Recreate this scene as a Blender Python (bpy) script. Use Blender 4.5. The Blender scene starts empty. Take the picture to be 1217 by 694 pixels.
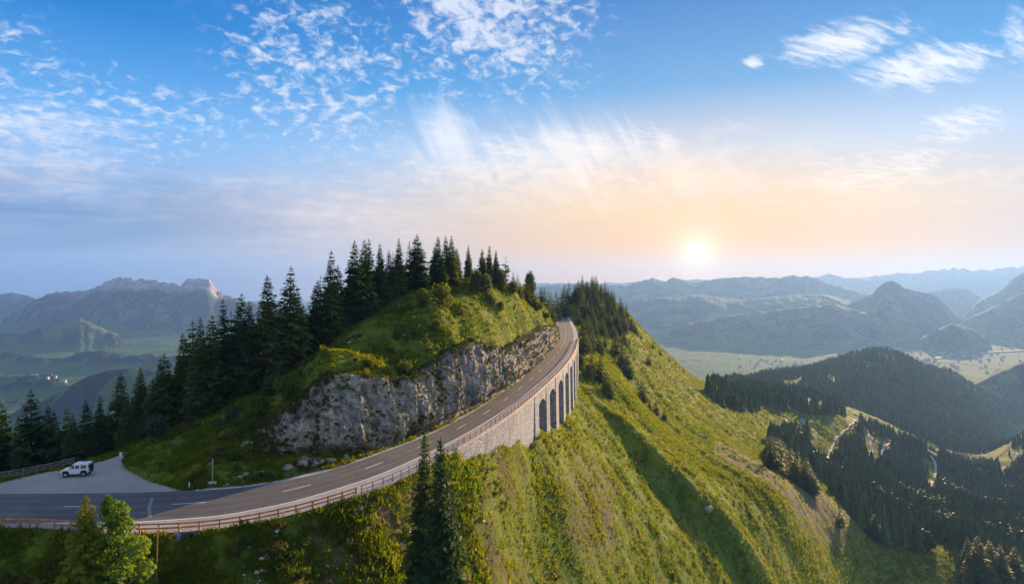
import bpy, bmesh, math, random
import numpy as np
from mathutils import Vector, Matrix
R_ = math.radians
random.seed(7); rng = np.random.default_rng(11)
scene = bpy.context.scene
COL = scene.collection

# ------------------------------------------------------------------ camera
F, HY, CX, W0, H0 = 725.0, 335.0, 608.5, 1217.0, 694.0      # photograph: focal length in px, horizon row, centre column
cam_d = bpy.data.cameras.new('camera'); cam = bpy.data.objects.new('camera', cam_d); COL.objects.link(cam)
cam.location = (0, 0, 0); cam.rotation_euler = (R_(90), 0, 0)
cam_d.sensor_width = 36; cam_d.lens = 36 * F / W0
cam_d.shift_y = (HY - H0 / 2) / W0
cam_d.clip_start = 0.5; cam_d.clip_end = 60000
scene.camera = cam

# ------------------------------------------------------------------ light, sky, exposure
DISC_AZ = math.atan((828 - CX) / F); SUN_AZ = R_(34); SUN_EL = R_(10)
DISC_EL = math.atan((HY - 300) / math.hypot(F, 828 - CX))
sun_d = bpy.data.lights.new('sun', 'SUN'); sun = bpy.data.objects.new('sun', sun_d); COL.objects.link(sun)
sun_d.energy = 4.4; sun_d.angle = R_(0.5); sun_d.color = (1.0, 0.67, 0.34)
sdir = Vector((math.sin(SUN_AZ) * math.cos(SUN_EL), math.cos(SUN_AZ) * math.cos(SUN_EL), math.sin(SUN_EL)))
sun.rotation_euler = sdir.to_track_quat('Z', 'Y').to_euler()
scene.view_settings.view_transform = 'Standard'; scene.view_settings.look = 'None'
scene.view_settings.exposure = 1.75; scene.view_settings.gamma = 1
scene.view_settings.use_curve_mapping = False
HAZE_DENSITY = 5.4e-5; HAZE_COLOR = (0.235, 0.445, 0.95); HAZE_G = 0.33
cy = scene.cycles
scene.render.engine = 'CYCLES'
cy.use_denoising = True
cy.max_bounces = 6; cy.diffuse_bounces = 3; cy.glossy_bounces = 2; cy.transmission_bounces = 3
cy.volume_bounces = 0; cy.transparent_max_bounces = 8
cy.caustics_reflective = False; cy.caustics_refractive = False

class NT:
    """small helper that writes node expressions"""
    def __init__(s, tree): s.t = tree; s.n = tree.nodes; s.l = tree.links
    def node(s, typ, **kw):
        nd = s.n.new(typ)
        for k, v in kw.items(): setattr(nd, k, v)
        return nd
    def put(s, sock, v):
        if isinstance(v, bpy.types.NodeSocket): s.l.new(v, sock)
        elif v is not None: sock.default_value = v
    def m(s, op, a, b=None, c=None, clamp=False):
        nd = s.node('ShaderNodeMath', operation=op); nd.use_clamp = clamp
        for i, v in enumerate((a, b, c)):
            if v is not None: s.put(nd.inputs[i], v)
        return nd.outputs[0]
    def add(s, a, b): return s.m('ADD', a, b)
    def sub(s, a, b): return s.m('SUBTRACT', a, b)
    def mul(s, a, b, clamp=False): return s.m('MULTIPLY', a, b, clamp=clamp)
    def ss(s, x, a, b, lo=0.0, hi=1.0):
        nd = s.node('ShaderNodeMapRange', interpolation_type='SMOOTHSTEP')
        s.put(nd.inputs['Value'], x); s.put(nd.inputs['From Min'], a); s.put(nd.inputs['From Max'], b)
        s.put(nd.inputs['To Min'], lo); s.put(nd.inputs['To Max'], hi)
        return nd.outputs['Result']
    def mix(s, f, a, b, blend='MIX'):
        nd = s.node('ShaderNodeMix', data_type='RGBA', blend_type=blend)
        s.put(nd.inputs[0], f)
        for i, v in ((6, a), (7, b)):
            s.put(nd.inputs[i], v if isinstance(v, bpy.types.NodeSocket) else (*v, 1))
        return nd.outputs[2]
    def noise(s, vec, scale, detail=4, rough=.55, dist=0.0, out=0, dim='3D', lac=2.0):
        nd = s.node('ShaderNodeTexNoise', noise_dimensions=dim)
        if vec is not None: s.l.new(vec, nd.inputs['Vector'])
        nd.inputs['Scale'].default_value = scale; nd.inputs['Detail'].default_value = detail
        nd.inputs['Roughness'].default_value = rough; nd.inputs['Distortion'].default_value = dist
        nd.inputs['Lacunarity'].default_value = lac
        return nd.outputs[out]
    def vor(s, vec, scale, feature='F1', out=0, rnd=1.0):
        nd = s.node('ShaderNodeTexVoronoi', feature=feature)
        if vec is not None: s.l.new(vec, nd.inputs['Vector'])
        nd.inputs['Scale'].default_value = scale; nd.inputs['Randomness'].default_value = rnd
        return nd.outputs[out]
    def xyz(s, x, y, z):
        nd = s.node('ShaderNodeCombineXYZ')
        for i, v in enumerate((x, y, z)): s.put(nd.inputs[i], v)
        return nd.outputs[0]
    def sep(s, v):
        nd = s.node('ShaderNodeSeparateXYZ'); s.l.new(v, nd.inputs[0]); return nd.outputs
    def node_scale(s, v, k):
        nd = s.node('ShaderNodeVectorMath', operation='MULTIPLY'); s.l.new(v, nd.inputs[0]); nd.inputs[1].default_value = k; return nd.outputs[0]
    def ramp(s, f, stops):
        nd = s.node('ShaderNodeValToRGB'); s.put(nd.inputs[0], f)
        e = nd.color_ramp.elements
        while len(e) < len(stops): e.new(0.5)
        for el, (p, c) in zip(e, stops): el.position = p; el.color = (*c, 1)
        return nd.outputs[0]

def lin(r, g, b):
    f = lambda v: (v / 255 / 12.92) if v / 255 <= .04045 else ((v / 255 + .055) / 1.055) ** 2.4
    return (f(r), f(g), f(b))

world = bpy.data.worlds.new('World'); scene.world = world; world.use_nodes = True
def build_world():
    t = NT(world.node_tree); t.n.clear()
    out = t.node('ShaderNodeOutputWorld')
    sky = t.node('ShaderNodeTexSky'); sky.sky_type = 'NISHITA'; sky.sun_disc = False
    sky.sun_elevation = SUN_EL; sky.sun_rotation = SUN_AZ; sky.altitude = 1500
    sky.air_density = 1.0; sky.dust_density = 0.3; sky.ozone_density = 2.0
    tc = t.node('ShaderNodeTexCoord'); D = tc.outputs['Generated']
    x, y, z = t.sep(D)
    zc = t.m('MAXIMUM', z, 0.0)
    # azimuth (from +Y towards +X) and elevation, in radians
    az = t.m('ARCTAN2', x, y); el = t.m('ARCSINE', z)
    dot = t.node('ShaderNodeVectorMath', operation='DOT_PRODUCT')
    t.l.new(D, dot.inputs[0])
    dd = (math.sin(DISC_AZ) * math.cos(DISC_EL), math.cos(DISC_AZ) * math.cos(DISC_EL), math.sin(DISC_EL))
    dot.inputs[1].default_value = dd
    ang = t.m('ARCCOSINE', t.m('MINIMUM', dot.outputs['Value'], 1.0))           # angle to the sun
    # clear sky: blue above, pale towards the horizon, warm round the sun
    e1 = t.ss(el, 0.0, 0.46)
    azs = t.ss(t.m('ABSOLUTE', t.sub(az, DISC_AZ)), 0.05, .95)                   # 0 at the sun's bearing, 1 away from it
    blue = t.ramp(el, [(0.0, lin(112, 160, 212)), (.10, lin(138, 180, 226)), (.22, lin(96, 168, 230)), (.36, lin(0, 120, 200)), (.5, lin(0, 94, 172))])
    warm = t.ramp(el, [(0.0, lin(238, 160, 84)), (.045, lin(248, 182, 92)), (.11, lin(243, 202, 138)), (.20, lin(196, 208, 220)), (.30, lin(70, 158, 216)), (.45, lin(0, 112, 190))])
    base = t.mix(azs, warm, blue)
    # pink-lavender belt on the side away from the sun
    belt = t.mul(t.mul(azs, t.ss(el, .0, .05)), t.ss(el, .26, .10))
    base = t.mix(t.mul(belt, .18), base, lin(205, 195, 205))
    # ---- clouds, laid out on a high plane above the place
    den = t.m('MAXIMUM', t.add(z, 0.06), 0.03)
    px, py = t.m('DIVIDE', x, den), t.m('DIVIDE', y, den)
    P = t.xyz(px, py, 0.0)
    def blob(a0, e0, sa, se):
        da = t.m('DIVIDE', t.sub(az, a0), sa); de = t.m('DIVIDE', t.sub(el, e0), se)
        r2 = t.add(t.mul(da, da), t.mul(de, de))
        return t.m('EXPONENT', t.mul(r2, -1.0))
    def A(pxl): return math.atan((pxl - CX) / F)
    def E(pxl, pyl): return math.atan((HY - pyl) / math.hypot(F, pxl - CX))
    # small puffs
    dn2 = t.add(t.m('MAXIMUM', z, 0), .38); P2 = t.xyz(t.m('DIVIDE', x, dn2), t.m('DIVIDE', y, dn2), 0.0)
    pu = t.noise(P2, 30.0, 5, .62, .4); pl = t.noise(P2, 6.0, 3, .5)
    reg = t.m('MAXIMUM', blob(A(580), E(580, 15), .17, .12), t.mul(blob(A(375), E(375, 90), .15, .13), .72))
    reg = t.m('MAXIMUM', reg, t.mul(blob(A(110), E(110, 135), .22, .07), .56))
    reg = t.m('MAXIMUM', reg, t.mul(blob(A(15), E(15, 90), .07, .08), .5))
    reg = t.m('MAXIMUM', reg, t.mul(t.ss(el, .58, .85), .85))  # unseen puffs high overhead, added to lift the fill light in the shade
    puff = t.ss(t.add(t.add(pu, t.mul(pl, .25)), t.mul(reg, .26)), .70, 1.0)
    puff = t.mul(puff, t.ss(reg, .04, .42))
    # streaked cirrus: noise stretched along one bearing
    ca, sa_ = math.cos(.5), math.sin(.5)
    q1 = t.add(t.mul(px, ca), t.mul(py, sa_)); q2 = t.sub(t.mul(py, ca), t.mul(px, sa_))
    wa = t.noise(P, 1.2, 3, .5, out=1)
    Q = t.node('ShaderNodeVectorMath', operation='MULTIPLY_ADD')
    t.l.new(wa, Q.inputs[0]); Q.inputs[1].default_value = (.5, .5, 0); t.l.new(t.xyz(t.mul(q1, 1.1), t.mul(q2, 2.0), 3.0), Q.inputs[2])
    wv = t.noise(P2, 2.2, 3, .5, out=1)
    Q2 = t.node('ShaderNodeVectorMath', operation='MULTIPLY_ADD'); t.l.new(wv, Q2.inputs[0]); Q2.inputs[1].default_value = (.35, .35, 0); t.l.new(t.node_scale(P2, (5.0, 8.5, 1.0)), Q2.inputs[2])
    ci = t.mul(t.add(t.noise(Q.outputs[0], 2.6, 7, .62, .5), t.noise(Q2.outputs[0], 1.0, 7, .64, .8)), .5)
    fa = t.noise(t.xyz(t.mul(t.add(t.mul(az, .85), t.mul(el, .52)), 26.0), t.mul(t.sub(t.mul(el, .85), t.mul(az, .52)), 5.0), 2.0), 1.0, 6, .6, .7)
    ci2 = t.noise(t.xyz(t.mul(q1, 3.5), t.mul(q2, 14.0), 1.0), 1.7, 5, .6, .6)
    creg = t.m('MAXIMUM', blob(A(1000), E(1000, 50), .10, .034), blob(A(1105), E(1105, 78), .10, .036))
    creg = t.m('MAXIMUM', creg, t.mul(blob(A(1140), E(1140, 150), .06, .028), .9))
    creg = t.m('MAXIMUM', creg, t.mul(blob(A(1215), E(1215, 45), .03, .05), .8))
    creg = t.m('MAXIMUM', creg, t.mul(blob(A(895), E(895, 75), .02, .013), .9))
    creg = t.m('MAXIMUM', creg, t.mul(blob(A(1045), E(1045, 200), .13, .035), .8))
    for bx_, by_, s1, s2, k_ in ((528, 150, .045, .055, .35), (600, 178, .07, .045, .6), (690, 170, .07, .035, .75), (760, 160, .06, .03, .6), (860, 215, .10, .025, .55), (690, 218, .02, .012, .8)):
        creg = t.m('MAXIMUM', creg, t.mul(blob(A(bx_), E(bx_, by_), s1, s2), k_))
    fan = t.mul(t.ss(t.add(fa, t.mul(t.m('MAXIMUM', blob(A(535), E(535, 165), .07, .075), t.m('MAXIMUM', t.mul(blob(A(690), E(690, 175), .15, .055), .8), t.mul(blob(A(860), E(860, 225), .14, .05), .75))), .26)), .54, .80), t.m('MAXIMUM', t.mul(blob(A(535), E(535, 165), .09, .085), .8), blob(A(730), E(730, 190), .26, .075)))
    cirr = t.mul(t.ss(t.add(t.add(t.mul(ci, .5), t.mul(ci2, .5)), t.mul(creg, .30)), .60, .86), t.ss(creg, .12, .6))
    # broad veil
    vreg = t.m('MAXIMUM', blob(A(690), E(690, 215), .38, .085), t.mul(blob(A(530), E(530, 165), .085, .07), .5))
    vreg = t.m('MAXIMUM', vreg, t.mul(blob(A(330), E(330, 260), .34, .075), .95))
    vreg = t.m('MAXIMUM', vreg, t.mul(blob(A(1000), E(1000, 230), .30, .06), .7))
    vreg = t.m('MAXIMUM', vreg, t.mul(blob(A(20), E(20, 190), .22, .12), .75))
    vreg = t.m('MAXIMUM', vreg, t.mul(t.mul(t.ss(t.m('ABSOLUTE', az), .85, 1.2), t.ss(el, 1.2, .5)), .8))  # out-of-view veil to the sides and behind the camera, added as fill light
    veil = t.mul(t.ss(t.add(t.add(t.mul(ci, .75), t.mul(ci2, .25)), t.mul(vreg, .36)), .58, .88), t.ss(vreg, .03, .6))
    tx = t.noise(P2, 15.0, 6, .62, .6); veil = t.mul(veil, t.ss(tx, .38, .60, .30, 1.0))
    # grey layer low on the left, thin bars near the sun
    gs = t.noise(t.xyz(t.mul(az, 2.2), t.mul(el, 16.0), 5.0), 1.6, 5, .55, .4)
    greg = t.m('MAXIMUM', blob(A(70), E(70, 255), .40, .07), t.mul(blob(A(640), E(640, 265), .28, .02), .55))
    greg = t.m('MAXIMUM', greg, t.mul(blob(A(1020), E(1020, 262), .20, .012), .5))
    grey = t.mul(t.ss(t.add(gs, t.mul(greg, .35)), .52, .86), greg)
    near = t.ss(ang, .75, .05)
    white = t.mix(near, lin(228, 228, 236), lin(255, 236, 204))
    white = t.mix(t.ss(el, .30, .08), lin(236, 240, 246), white)
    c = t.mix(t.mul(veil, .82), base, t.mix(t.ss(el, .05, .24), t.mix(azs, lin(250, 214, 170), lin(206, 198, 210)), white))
    c = t.mix(t.mul(grey, .85), c, t.mix(azs, lin(214, 190, 165), lin(98, 136, 182)))
    c = t.mix(t.mul(cirr, .9), c, white)
    c = t.mix(t.mul(fan, .8), c, white)
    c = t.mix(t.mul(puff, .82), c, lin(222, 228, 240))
    # the sun itself and the bright air round it
    g1 = t.m('EXPONENT', t.mul(ang, -1.0 / .025))
    g2 = t.m('EXPONENT', t.mul(ang, -1.0 / .16))
    disc = t.ss(ang, .019, .005)
    c = t.mix(t.mul(g2, .5), c, lin(255, 178, 92))
    glow = t.mix(t.mul(g1, .95, True), c, (1.6, 1.25, .70))
    glow = t.mix(disc, glow, (2.2, 2.0, 1.5))
    b1 = t.node('ShaderNodeBackground'); t.l.new(sky.outputs[0], b1.inputs[0]); b1.inputs[1].default_value = .05
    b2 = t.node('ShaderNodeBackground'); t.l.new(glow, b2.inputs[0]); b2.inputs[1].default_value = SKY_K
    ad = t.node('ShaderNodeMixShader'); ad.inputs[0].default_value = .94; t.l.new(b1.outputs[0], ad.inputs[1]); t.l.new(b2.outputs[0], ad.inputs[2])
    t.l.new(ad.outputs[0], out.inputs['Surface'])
SKY_K = 0.365
build_world()

# ------------------------------------------------------------------ helpers
def P(px, py, Y): return np.array([(px - CX) / F * Y, Y, (HY - py) / F * Y])
def sstep(a, b, x):
    t = np.clip((x - a) / (b - a), 0, 1); return t * t * (3 - 2 * t)
_perm = np.random.default_rng(3).permutation(4096)
_gx = np.cos(np.arange(4096) * 2.39996); _gy = np.sin(np.arange(4096) * 2.39996)
def perlin(x, y, seed=0):
    xi = np.floor(x).astype(np.int64); yi = np.floor(y).astype(np.int64)
    xf = x - xi; yf = y - yi
    u = xf ** 3 * (xf * (xf * 6 - 15) + 10); v = yf ** 3 * (yf * (yf * 6 - 15) + 10)
    def g(i, j, fx, fy):
        h = _perm[(_perm[(i + seed * 131) & 4095] + j) & 4095]
        return _gx[h] * fx + _gy[h] * fy
    a = g(xi, yi, xf, yf); b = g(xi + 1, yi, xf - 1, yf)
    c = g(xi, yi + 1, xf, yf - 1); d = g(xi + 1, yi + 1, xf - 1, yf - 1)
    return (a * (1 - u) + b * u) * (1 - v) + (c * (1 - u) + d * u) * v
def fbm(x, y, octv=4, seed=0, gain=.5):
    s = 0; a = 1.0
    for o in range(octv):
        s = s + a * perlin(x, y, seed + o); x = x * 2.03 + 7.1; y = y * 2.03 + 3.3; a *= gain
    return s
def ridged(x, y, octv=4, seed=0, gain=.5):
    s = 0; a = 1.0; tot = 0
    for o in range(octv):
        s = s + a * (1 - 2 * np.abs(perlin(x, y, seed + o))); tot += a
        x = x * 2.1 + 5.1; y = y * 2.1 + 1.3; a *= gain
    return s / tot
def smooth_poly(pts, n, it=2):
    pts = np.array(pts, float)
    for _ in range(it):
        q = [pts[0]]
        for a, b in zip(pts[:-1], pts[1:]): q += [a * .75 + b * .25, a * .25 + b * .75]
        q.append(pts[-1]); pts = np.array(q)
    return resample(pts, n)
def resample(pts, n):
    d = np.r_[0, np.cumsum(np.linalg.norm(np.diff(pts[:, :2], axis=0), axis=1))]
    s = np.linspace(0, d[-1], n) if np.isscalar(n) else n
    return np.stack([np.interp(s, d, pts[:, k]) for k in range(pts.shape[1])], 1)
def arclen(pts): return np.r_[0, np.cumsum(np.linalg.norm(np.diff(pts[:, :2], axis=0), axis=1))]
def nrm2(pts):                                  # unit normal pointing right of travel
    d = np.gradient(pts[:, :2], axis=0); d /= np.linalg.norm(d, axis=1)[:, None]
    return np.stack([d[:, 1], -d[:, 0]], 1)
def in_poly(px, py, poly):
    inside = np.zeros(np.shape(px), bool); n = len(poly)
    for i in range(n):
        x1, y1 = poly[i]; x2, y2 = poly[(i + 1) % n]
        c = ((y1 > py) != (y2 > py)) & (px < (x2 - x1) * (py - y1) / ((y2 - y1) or 1e-9) + x1)
        inside ^= c
    return inside

def tag(o, label=None, cat=None, group=None, kind=None):
    if label: o['label'] = label
    if cat: o['category'] = cat
    if group: o['group'] = group
    if kind: o['kind'] = kind
    return o
def empty(name, loc, rz=0.0, label=None, cat=None, group=None):
    o = bpy.data.objects.new(name, None); COL.objects.link(o)
    o.empty_display_size = .5; o.location = loc; o.rotation_euler = (0, 0, rz)
    return tag(o, label, cat, group)
def mesh_np(name, V, Fc, mats=None, smooth=True):
    """V n x 3, Fc m x k faces (k constant)"""
    V = np.asarray(V, np.float32); Fc = np.asarray(Fc, np.int32)
    me = bpy.data.meshes.new(name); m, k = Fc.shape
    me.vertices.add(len(V)); me.vertices.foreach_set('co', V.ravel())
    me.loops.add(m * k); me.loops.foreach_set('vertex_index', Fc.ravel())
    me.polygons.add(m); me.polygons.foreach_set('loop_start', np.arange(0, m * k, k, dtype=np.int32))
    me.polygons.foreach_set('use_smooth', np.full(m, smooth))
    me.update(calc_edges=True)
    for mt in (mats or []): me.materials.append(mt)
    return me
def link(name, me, parent=None, loc=None):
    o = bpy.data.objects.new(name, me); COL.objects.link(o)
    if parent: o.parent = parent
    if loc is not None: o.location = loc
    return o
def fattr(me, name, arr, typ='FLOAT'):
    a = me.attributes.new(name, typ, 'POINT')
    arr = np.asarray(arr, np.int32 if typ == 'INT' else np.float32)
    a.data.foreach_set('vector' if typ == 'FLOAT_VECTOR' else 'value', arr.ravel())
def grid_faces(nr, nc):
    i = np.arange(nr - 1)[:, None] * nc + np.arange(nc - 1)[None]
    i = i.ravel(); return np.stack([i, i + 1, i + nc + 1, i + nc], 1)
class MB:
    """collects boxes, bars, tubes and lathes into ONE mesh"""
    def __init__(s): s.v = []; s.f = []
    def raw(s, v, f):
        b = len(s.v); s.v += [tuple(p) for p in v]; s.f += [tuple(i + b for i in q) for q in f]; return s
    def box(s, c, d, rz=0.0, taper=1.0):
        x, y, z = (k / 2 for k in d); ca, sa = math.cos(rz), math.sin(rz); v = []
        for sz in (-1, 1):
            tp = taper if sz > 0 else 1
            for sx, sy in ((-1, -1), (1, -1), (1, 1), (-1, 1)):
                a, b = sx * x * tp, sy * y * tp
                v.append((c[0] + a * ca - b * sa, c[1] + a * sa + b * ca, c[2] + sz * z))
        return s.raw(v, [(3, 2, 1, 0), (4, 5, 6, 7), (0, 1, 5, 4), (1, 2, 6, 5), (2, 3, 7, 6), (3, 0, 4, 7)])
    def bar(s, a, b, w, h=None, n=4, r2=None):
        """bar of n sides from a to b (w wide, h high for n = 4; radius w otherwise)"""
        a = Vector(a); b = Vector(b); d = (b - a).normalized()
        up = Vector((0, 0, 1)) if abs(d.z) < .95 else Vector((1, 0, 0))
        e1 = d.cross(up).normalized(); e2 = e1.cross(d).normalized(); v = []
        h = h or w; r2 = w if r2 is None else r2
        for p, r in ((a, w), (b, r2)):
            for k in range(n):
                if n == 4:
                    q = ((-1, -1), (1, -1), (1, 1), (-1, 1))[k]
                    v.append(p + e1 * (q[0] * w / 2) + e2 * (q[1] * h / 2))
                else:
                    t = 2 * math.pi * k / n; v.append(p + e1 * math.cos(t) * r + e2 * math.sin(t) * r)
        f = [(k, (k + 1) % n, n + (k + 1) % n, n + k) for k in range(n)] + [tuple(range(n - 1, -1, -1)), tuple(range(n, 2 * n))]
        return s.raw(v, f)
    def prism(s, prof, y0, y1):
        """profile in x,z extruded along y"""
        n = len(prof); v = [(x, y0, z) for x, z in prof] + [(x, y1, z) for x, z in prof]
        return s.raw(v, [(k, (k + 1) % n, n + (k + 1) % n, n + k) for k in range(n)] + [tuple(range(n - 1, -1, -1)), tuple(range(n, 2 * n))])
    def mesh(s, name, mt, smooth=False, bevel=0.0):
        me = bpy.data.meshes.new(name); me.from_pydata([tuple(map(float, p)) for p in s.v], [], s.f)
        bm = bmesh.new(); bm.from_mesh(me)
        bmesh.ops.recalc_face_normals(bm, faces=bm.faces)
        if bevel: bmesh.ops.bevel(bm, geom=bm.edges[:], offset=bevel, segments=2, affect='EDGES', clamp_overlap=True)
        bm.to_mesh(me); bm.free()
        me.materials.append(mt)
        if smooth: me.polygons.foreach_set('use_smooth', [True] * len(me.polygons))
        return me
    def build(s, name, mt, parent=None, smooth=False, bevel=0.0): return link(name, s.mesh(name, mt, smooth, bevel), parent)

# ------------------------------------------------------------------ materials
MATS = {}
def mat(name, fn, **kw):
    m = bpy.data.materials.new(name); m.use_nodes = True
    t = NT(m.node_tree); t.n.clear(); out = t.node('ShaderNodeOutputMaterial')
    t.l.new(fn(t, **kw), out.inputs['Surface']); MATS[name] = m
    return m
def bsdf(t, col, rough=.8, spec=.3, bump=None, bstr=.3, bdist=.1, metal=0.0, nrm=None):
    b = t.node('ShaderNodeBsdfPrincipled')
    t.put(b.inputs['Base Color'], col if isinstance(col, bpy.types.NodeSocket) else (*col, 1))
    t.put(b.inputs['Roughness'], rough); b.inputs['Specular IOR Level'].default_value = spec; b.inputs['Metallic'].default_value = metal
    if bump is not None:
        bp = t.node('ShaderNodeBump'); t.l.new(bump, bp.inputs['Height']); bp.inputs['Strength'].default_value = bstr; bp.inputs['Distance'].default_value = bdist
        t.l.new(bp.outputs[0], b.inputs['Normal'])
    return b.outputs[0]
def pos(t): return t.node('ShaderNodeNewGeometry').outputs['Position']
def objc(t): return t.node('ShaderNodeTexCoord').outputs['Object']
def attr(t, n): return t.node('ShaderNodeAttribute', attribute_name=n).outputs['Fac']
def leafy(t, col, trans=.35, tcol=None, rough=.6):
    """diffuse leaf with light passing through it"""
    a = bsdf(t, col, rough, .04)
    tr = t.node('ShaderNodeBsdfTranslucent')
    t.put(tr.inputs[0], t.mix(1.0, col, tcol or (2.0, 1.75, .6), 'MULTIPLY'))
    mx = t.node('ShaderNodeMixShader'); mx.inputs[0].default_value = trans
    t.l.new(a, mx.inputs[1]); t.l.new(tr.outputs[0], mx.inputs[2]); return mx.outputs[0]
def plain(t, c, rough=.6, spec=.3, var=.15, scale=3.0, metal=0.0):
    n = t.noise(objc(t), scale, 4, .6)
    return bsdf(t, t.mix(t.ss(n, .3, .7), tuple(k * (1 - var) for k in c), tuple(min(1, k * (1 + var)) for k in c)), rough, spec, metal=metal, bump=n, bstr=.1, bdist=.02)
def rnd(t): return t.node('ShaderNodeObjectInfo').outputs['Random']
def m_foliage(t, c1, c2, trans=.3, sc=.35, tcol=None):
    n = t.noise(pos(t), sc, 3, .6)
    f = t.m('ADD', t.mul(n, .7), t.mul(rnd(t), .45))
    return leafy(t, t.mix(t.ss(f, .3, .85), c1, c2), trans, tcol)
mat('spruce_needles', m_foliage, c1=(.028, .062, .024), c2=(.085, .115, .032), trans=.32)
mat('larch_needles', m_foliage, c1=(.095, .125, .012), c2=(.18, .19, .020), trans=.35)
mat('birch_leaves', m_foliage, c1=(.055, .120, .016), c2=(.12, .20, .03), trans=.4)
mat('bush_leaves', m_foliage, c1=(.040, .075, .014), c2=(.11, .14, .025), trans=.4)
mat('olive_leaves', m_foliage, c1=(.05, .07, .035), c2=(.09, .11, .055), trans=.3)
mat('grey_leaves', m_foliage, c1=(.035, .055, .040), c2=(.07, .095, .065), trans=.25)
mat('grass_blades', m_foliage, c1=(.060, .120, .009), c2=(.145, .158, .012), trans=.58, sc=.06)
mat('scrub_leaves', m_foliage, c1=(.030, .060, .012), c2=(.10, .085, .025), trans=.4, sc=.12)
mat('far_needles', m_foliage, c1=(.040, .068, .028), c2=(.085, .108, .036), trans=.08, sc=.01)
mat('bark', plain, c=(.075, .052, .038), rough=.95, spec=.1, var=.4, scale=6)
mat('pale_bark', plain, c=(.30, .28, .25), rough=.9, spec=.1, var=.4, scale=5)
mat('white_paint', plain, c=(.70, .70, .68), rough=.5, var=.06)
mat('car_paint', plain, c=(.66, .68, .68), rough=.28, spec=.5, var=.03)
mat('car_glass', plain, c=(.02, .025, .03), rough=.06, spec=.8, var=.1)
mat('rubber', plain, c=(.022, .022, .024), rough=.85, var=.2)
mat('black_plastic', plain, c=(.03, .03, .033), rough=.6, var=.2)
mat('rim_metal', plain, c=(.38, .38, .38), rough=.4, metal=.6)
mat('lamp_glass', plain, c=(.75, .75, .72), rough=.12, spec=.6, var=.04)
mat('amber_glass', plain, c=(.7, .25, .03), rough=.2, spec=.6)
mat('red_glass', plain, c=(.4, .02, .015), rough=.2, spec=.6)
mat('weathered_wood', plain, c=(.22, .18, .16), rough=.85, var=.35, scale=2)
mat('orange_wood', plain, c=(.44, .20, .085), rough=.75, var=.28, scale=1.2)
mat('brown_steel', plain, c=(.20, .115, .075), rough=.55, var=.25, scale=2)
mat('pole_wood', plain, c=(.30, .155, .06), rough=.85, var=.3, scale=3)
mat('galvanised', plain, c=(.42, .44, .45), rough=.45, metal=.5)
mat('sign_blue', plain, c=(.06, .13, .26), rough=.4)
mat('blue_plastic', plain, c=(.06, .22, .50), rough=.45)
mat('black_tarp', plain, c=(.016, .017, .022), rough=.5, var=.4, scale=5)
mat('concrete', plain, c=(.36, .33, .29), rough=.9, var=.2, scale=.7)
mat('red_marker', plain, c=(.35, .09, .06), rough=.6)
mat('water', plain, c=(.16, .19, .21), rough=.85, spec=.1, var=.05, scale=.01)
mat('house_wood', plain, c=(.34, .17, .08), rough=.85, var=.3, scale=.6)
mat('house_plaster', plain, c=(.62, .58, .52), rough=.85, var=.1, scale=.5)
mat('roof_slate', plain, c=(.20, .23, .30), rough=.6, var=.2, scale=.7)
mat('roof_red', plain, c=(.26, .13, .09), rough=.8, var=.25, scale=.7)
def m_asphalt(t):
    p = pos(t); n = t.noise(p, .09, 4, .6); f = t.noise(p, 3.5, 4, .7); f2 = t.noise(t.xyz(*[t.mul(s, k) for s, k in zip(t.sep(p), (.25, .25, .25))]), 2.0, 3, .6)
    c = t.mix(t.ss(n, .35, .7), (.094, .091, .090), (.140, .135, .131))
    c = t.mix(t.mul(t.ss(f, .45, .75), .5), c, (.155, .150, .146))
    c = t.mix(t.mul(t.ss(f2, .60, .66), .45), c, (.06, .06, .063))
    cr = t.vor(t.xyz(*[t.mul(s, .12) for s in t.sep(p)]), 1.0, 'DISTANCE_TO_EDGE')
    c = t.mix(t.mul(t.ss(cr, .012, .002), .6), c, (.045, .045, .047))
    ac = attr(t, 'across')                       # wheel tracks worn into each lane
    tr = None
    for k_ in (.16, .36, .62, .82):
        q = t.ss(t.m('ABSOLUTE', t.sub(ac, k_)), .075, .02); tr = q if tr is None else t.m('MAXIMUM', tr, q)
    c = t.mix(t.mul(tr, t.ss(t.noise(p, .15, 4, .6), .3, .65, .15, .5)), c, (.058, .057, .059))
    pt = t.vor(t.xyz(*[t.mul(s, .05) for s in t.sep(p)]), 1.0, out=1)
    c = t.mix(t.ss(t.sep(pt)[0], .80, .82, 0, .45), c, (.066, .066, .069))
    return bsdf(t, c, .82, .25, bump=f, bstr=.25, bdist=.02)
mat('asphalt', m_asphalt)
def m_gravel(t):
    p = pos(t); n = t.noise(p, .12, 5, .6); f = t.vor(p, 4.5)
    c = t.mix(t.ss(n, .3, .7), (.27, .245, .21), (.37, .34, .30))
    c = t.mix(t.mul(t.ss(t.noise(p, .5, 5, .7), .55, .75), .6), c, (.145, .14, .135))
    c = t.mix(t.mul(t.ss(f, .1, .5), .35), c, (.34, .33, .32))
    return bsdf(t, c, .92, .15, bump=f, bstr=.5, bdist=.04)
mat('gravel', m_gravel)
def m_shoulder(t):
    p = pos(t); n = t.noise(p, .25, 5, .65); f = t.noise(p, 5.0, 3, .7)
    c = t.mix(t.ss(n, .3, .7), (.26, .255, .255), (.37, .36, .345))
    c = t.mix(t.mul(t.ss(f, .5, .75), .35), c, (.18, .17, .165))
    return bsdf(t, c, .9, .2, bump=f, bstr=.3, bdist=.02)
mat('pale_paving', m_shoulder)
def m_line(t):
    p = pos(t); f = t.noise(p, 2.5, 5, .7)
    return bsdf(t, t.mix(t.ss(f, .52, .72), (.66, .66, .65), (.30, .30, .30)), .7, .3)
mat('road_paint', m_line)
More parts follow.
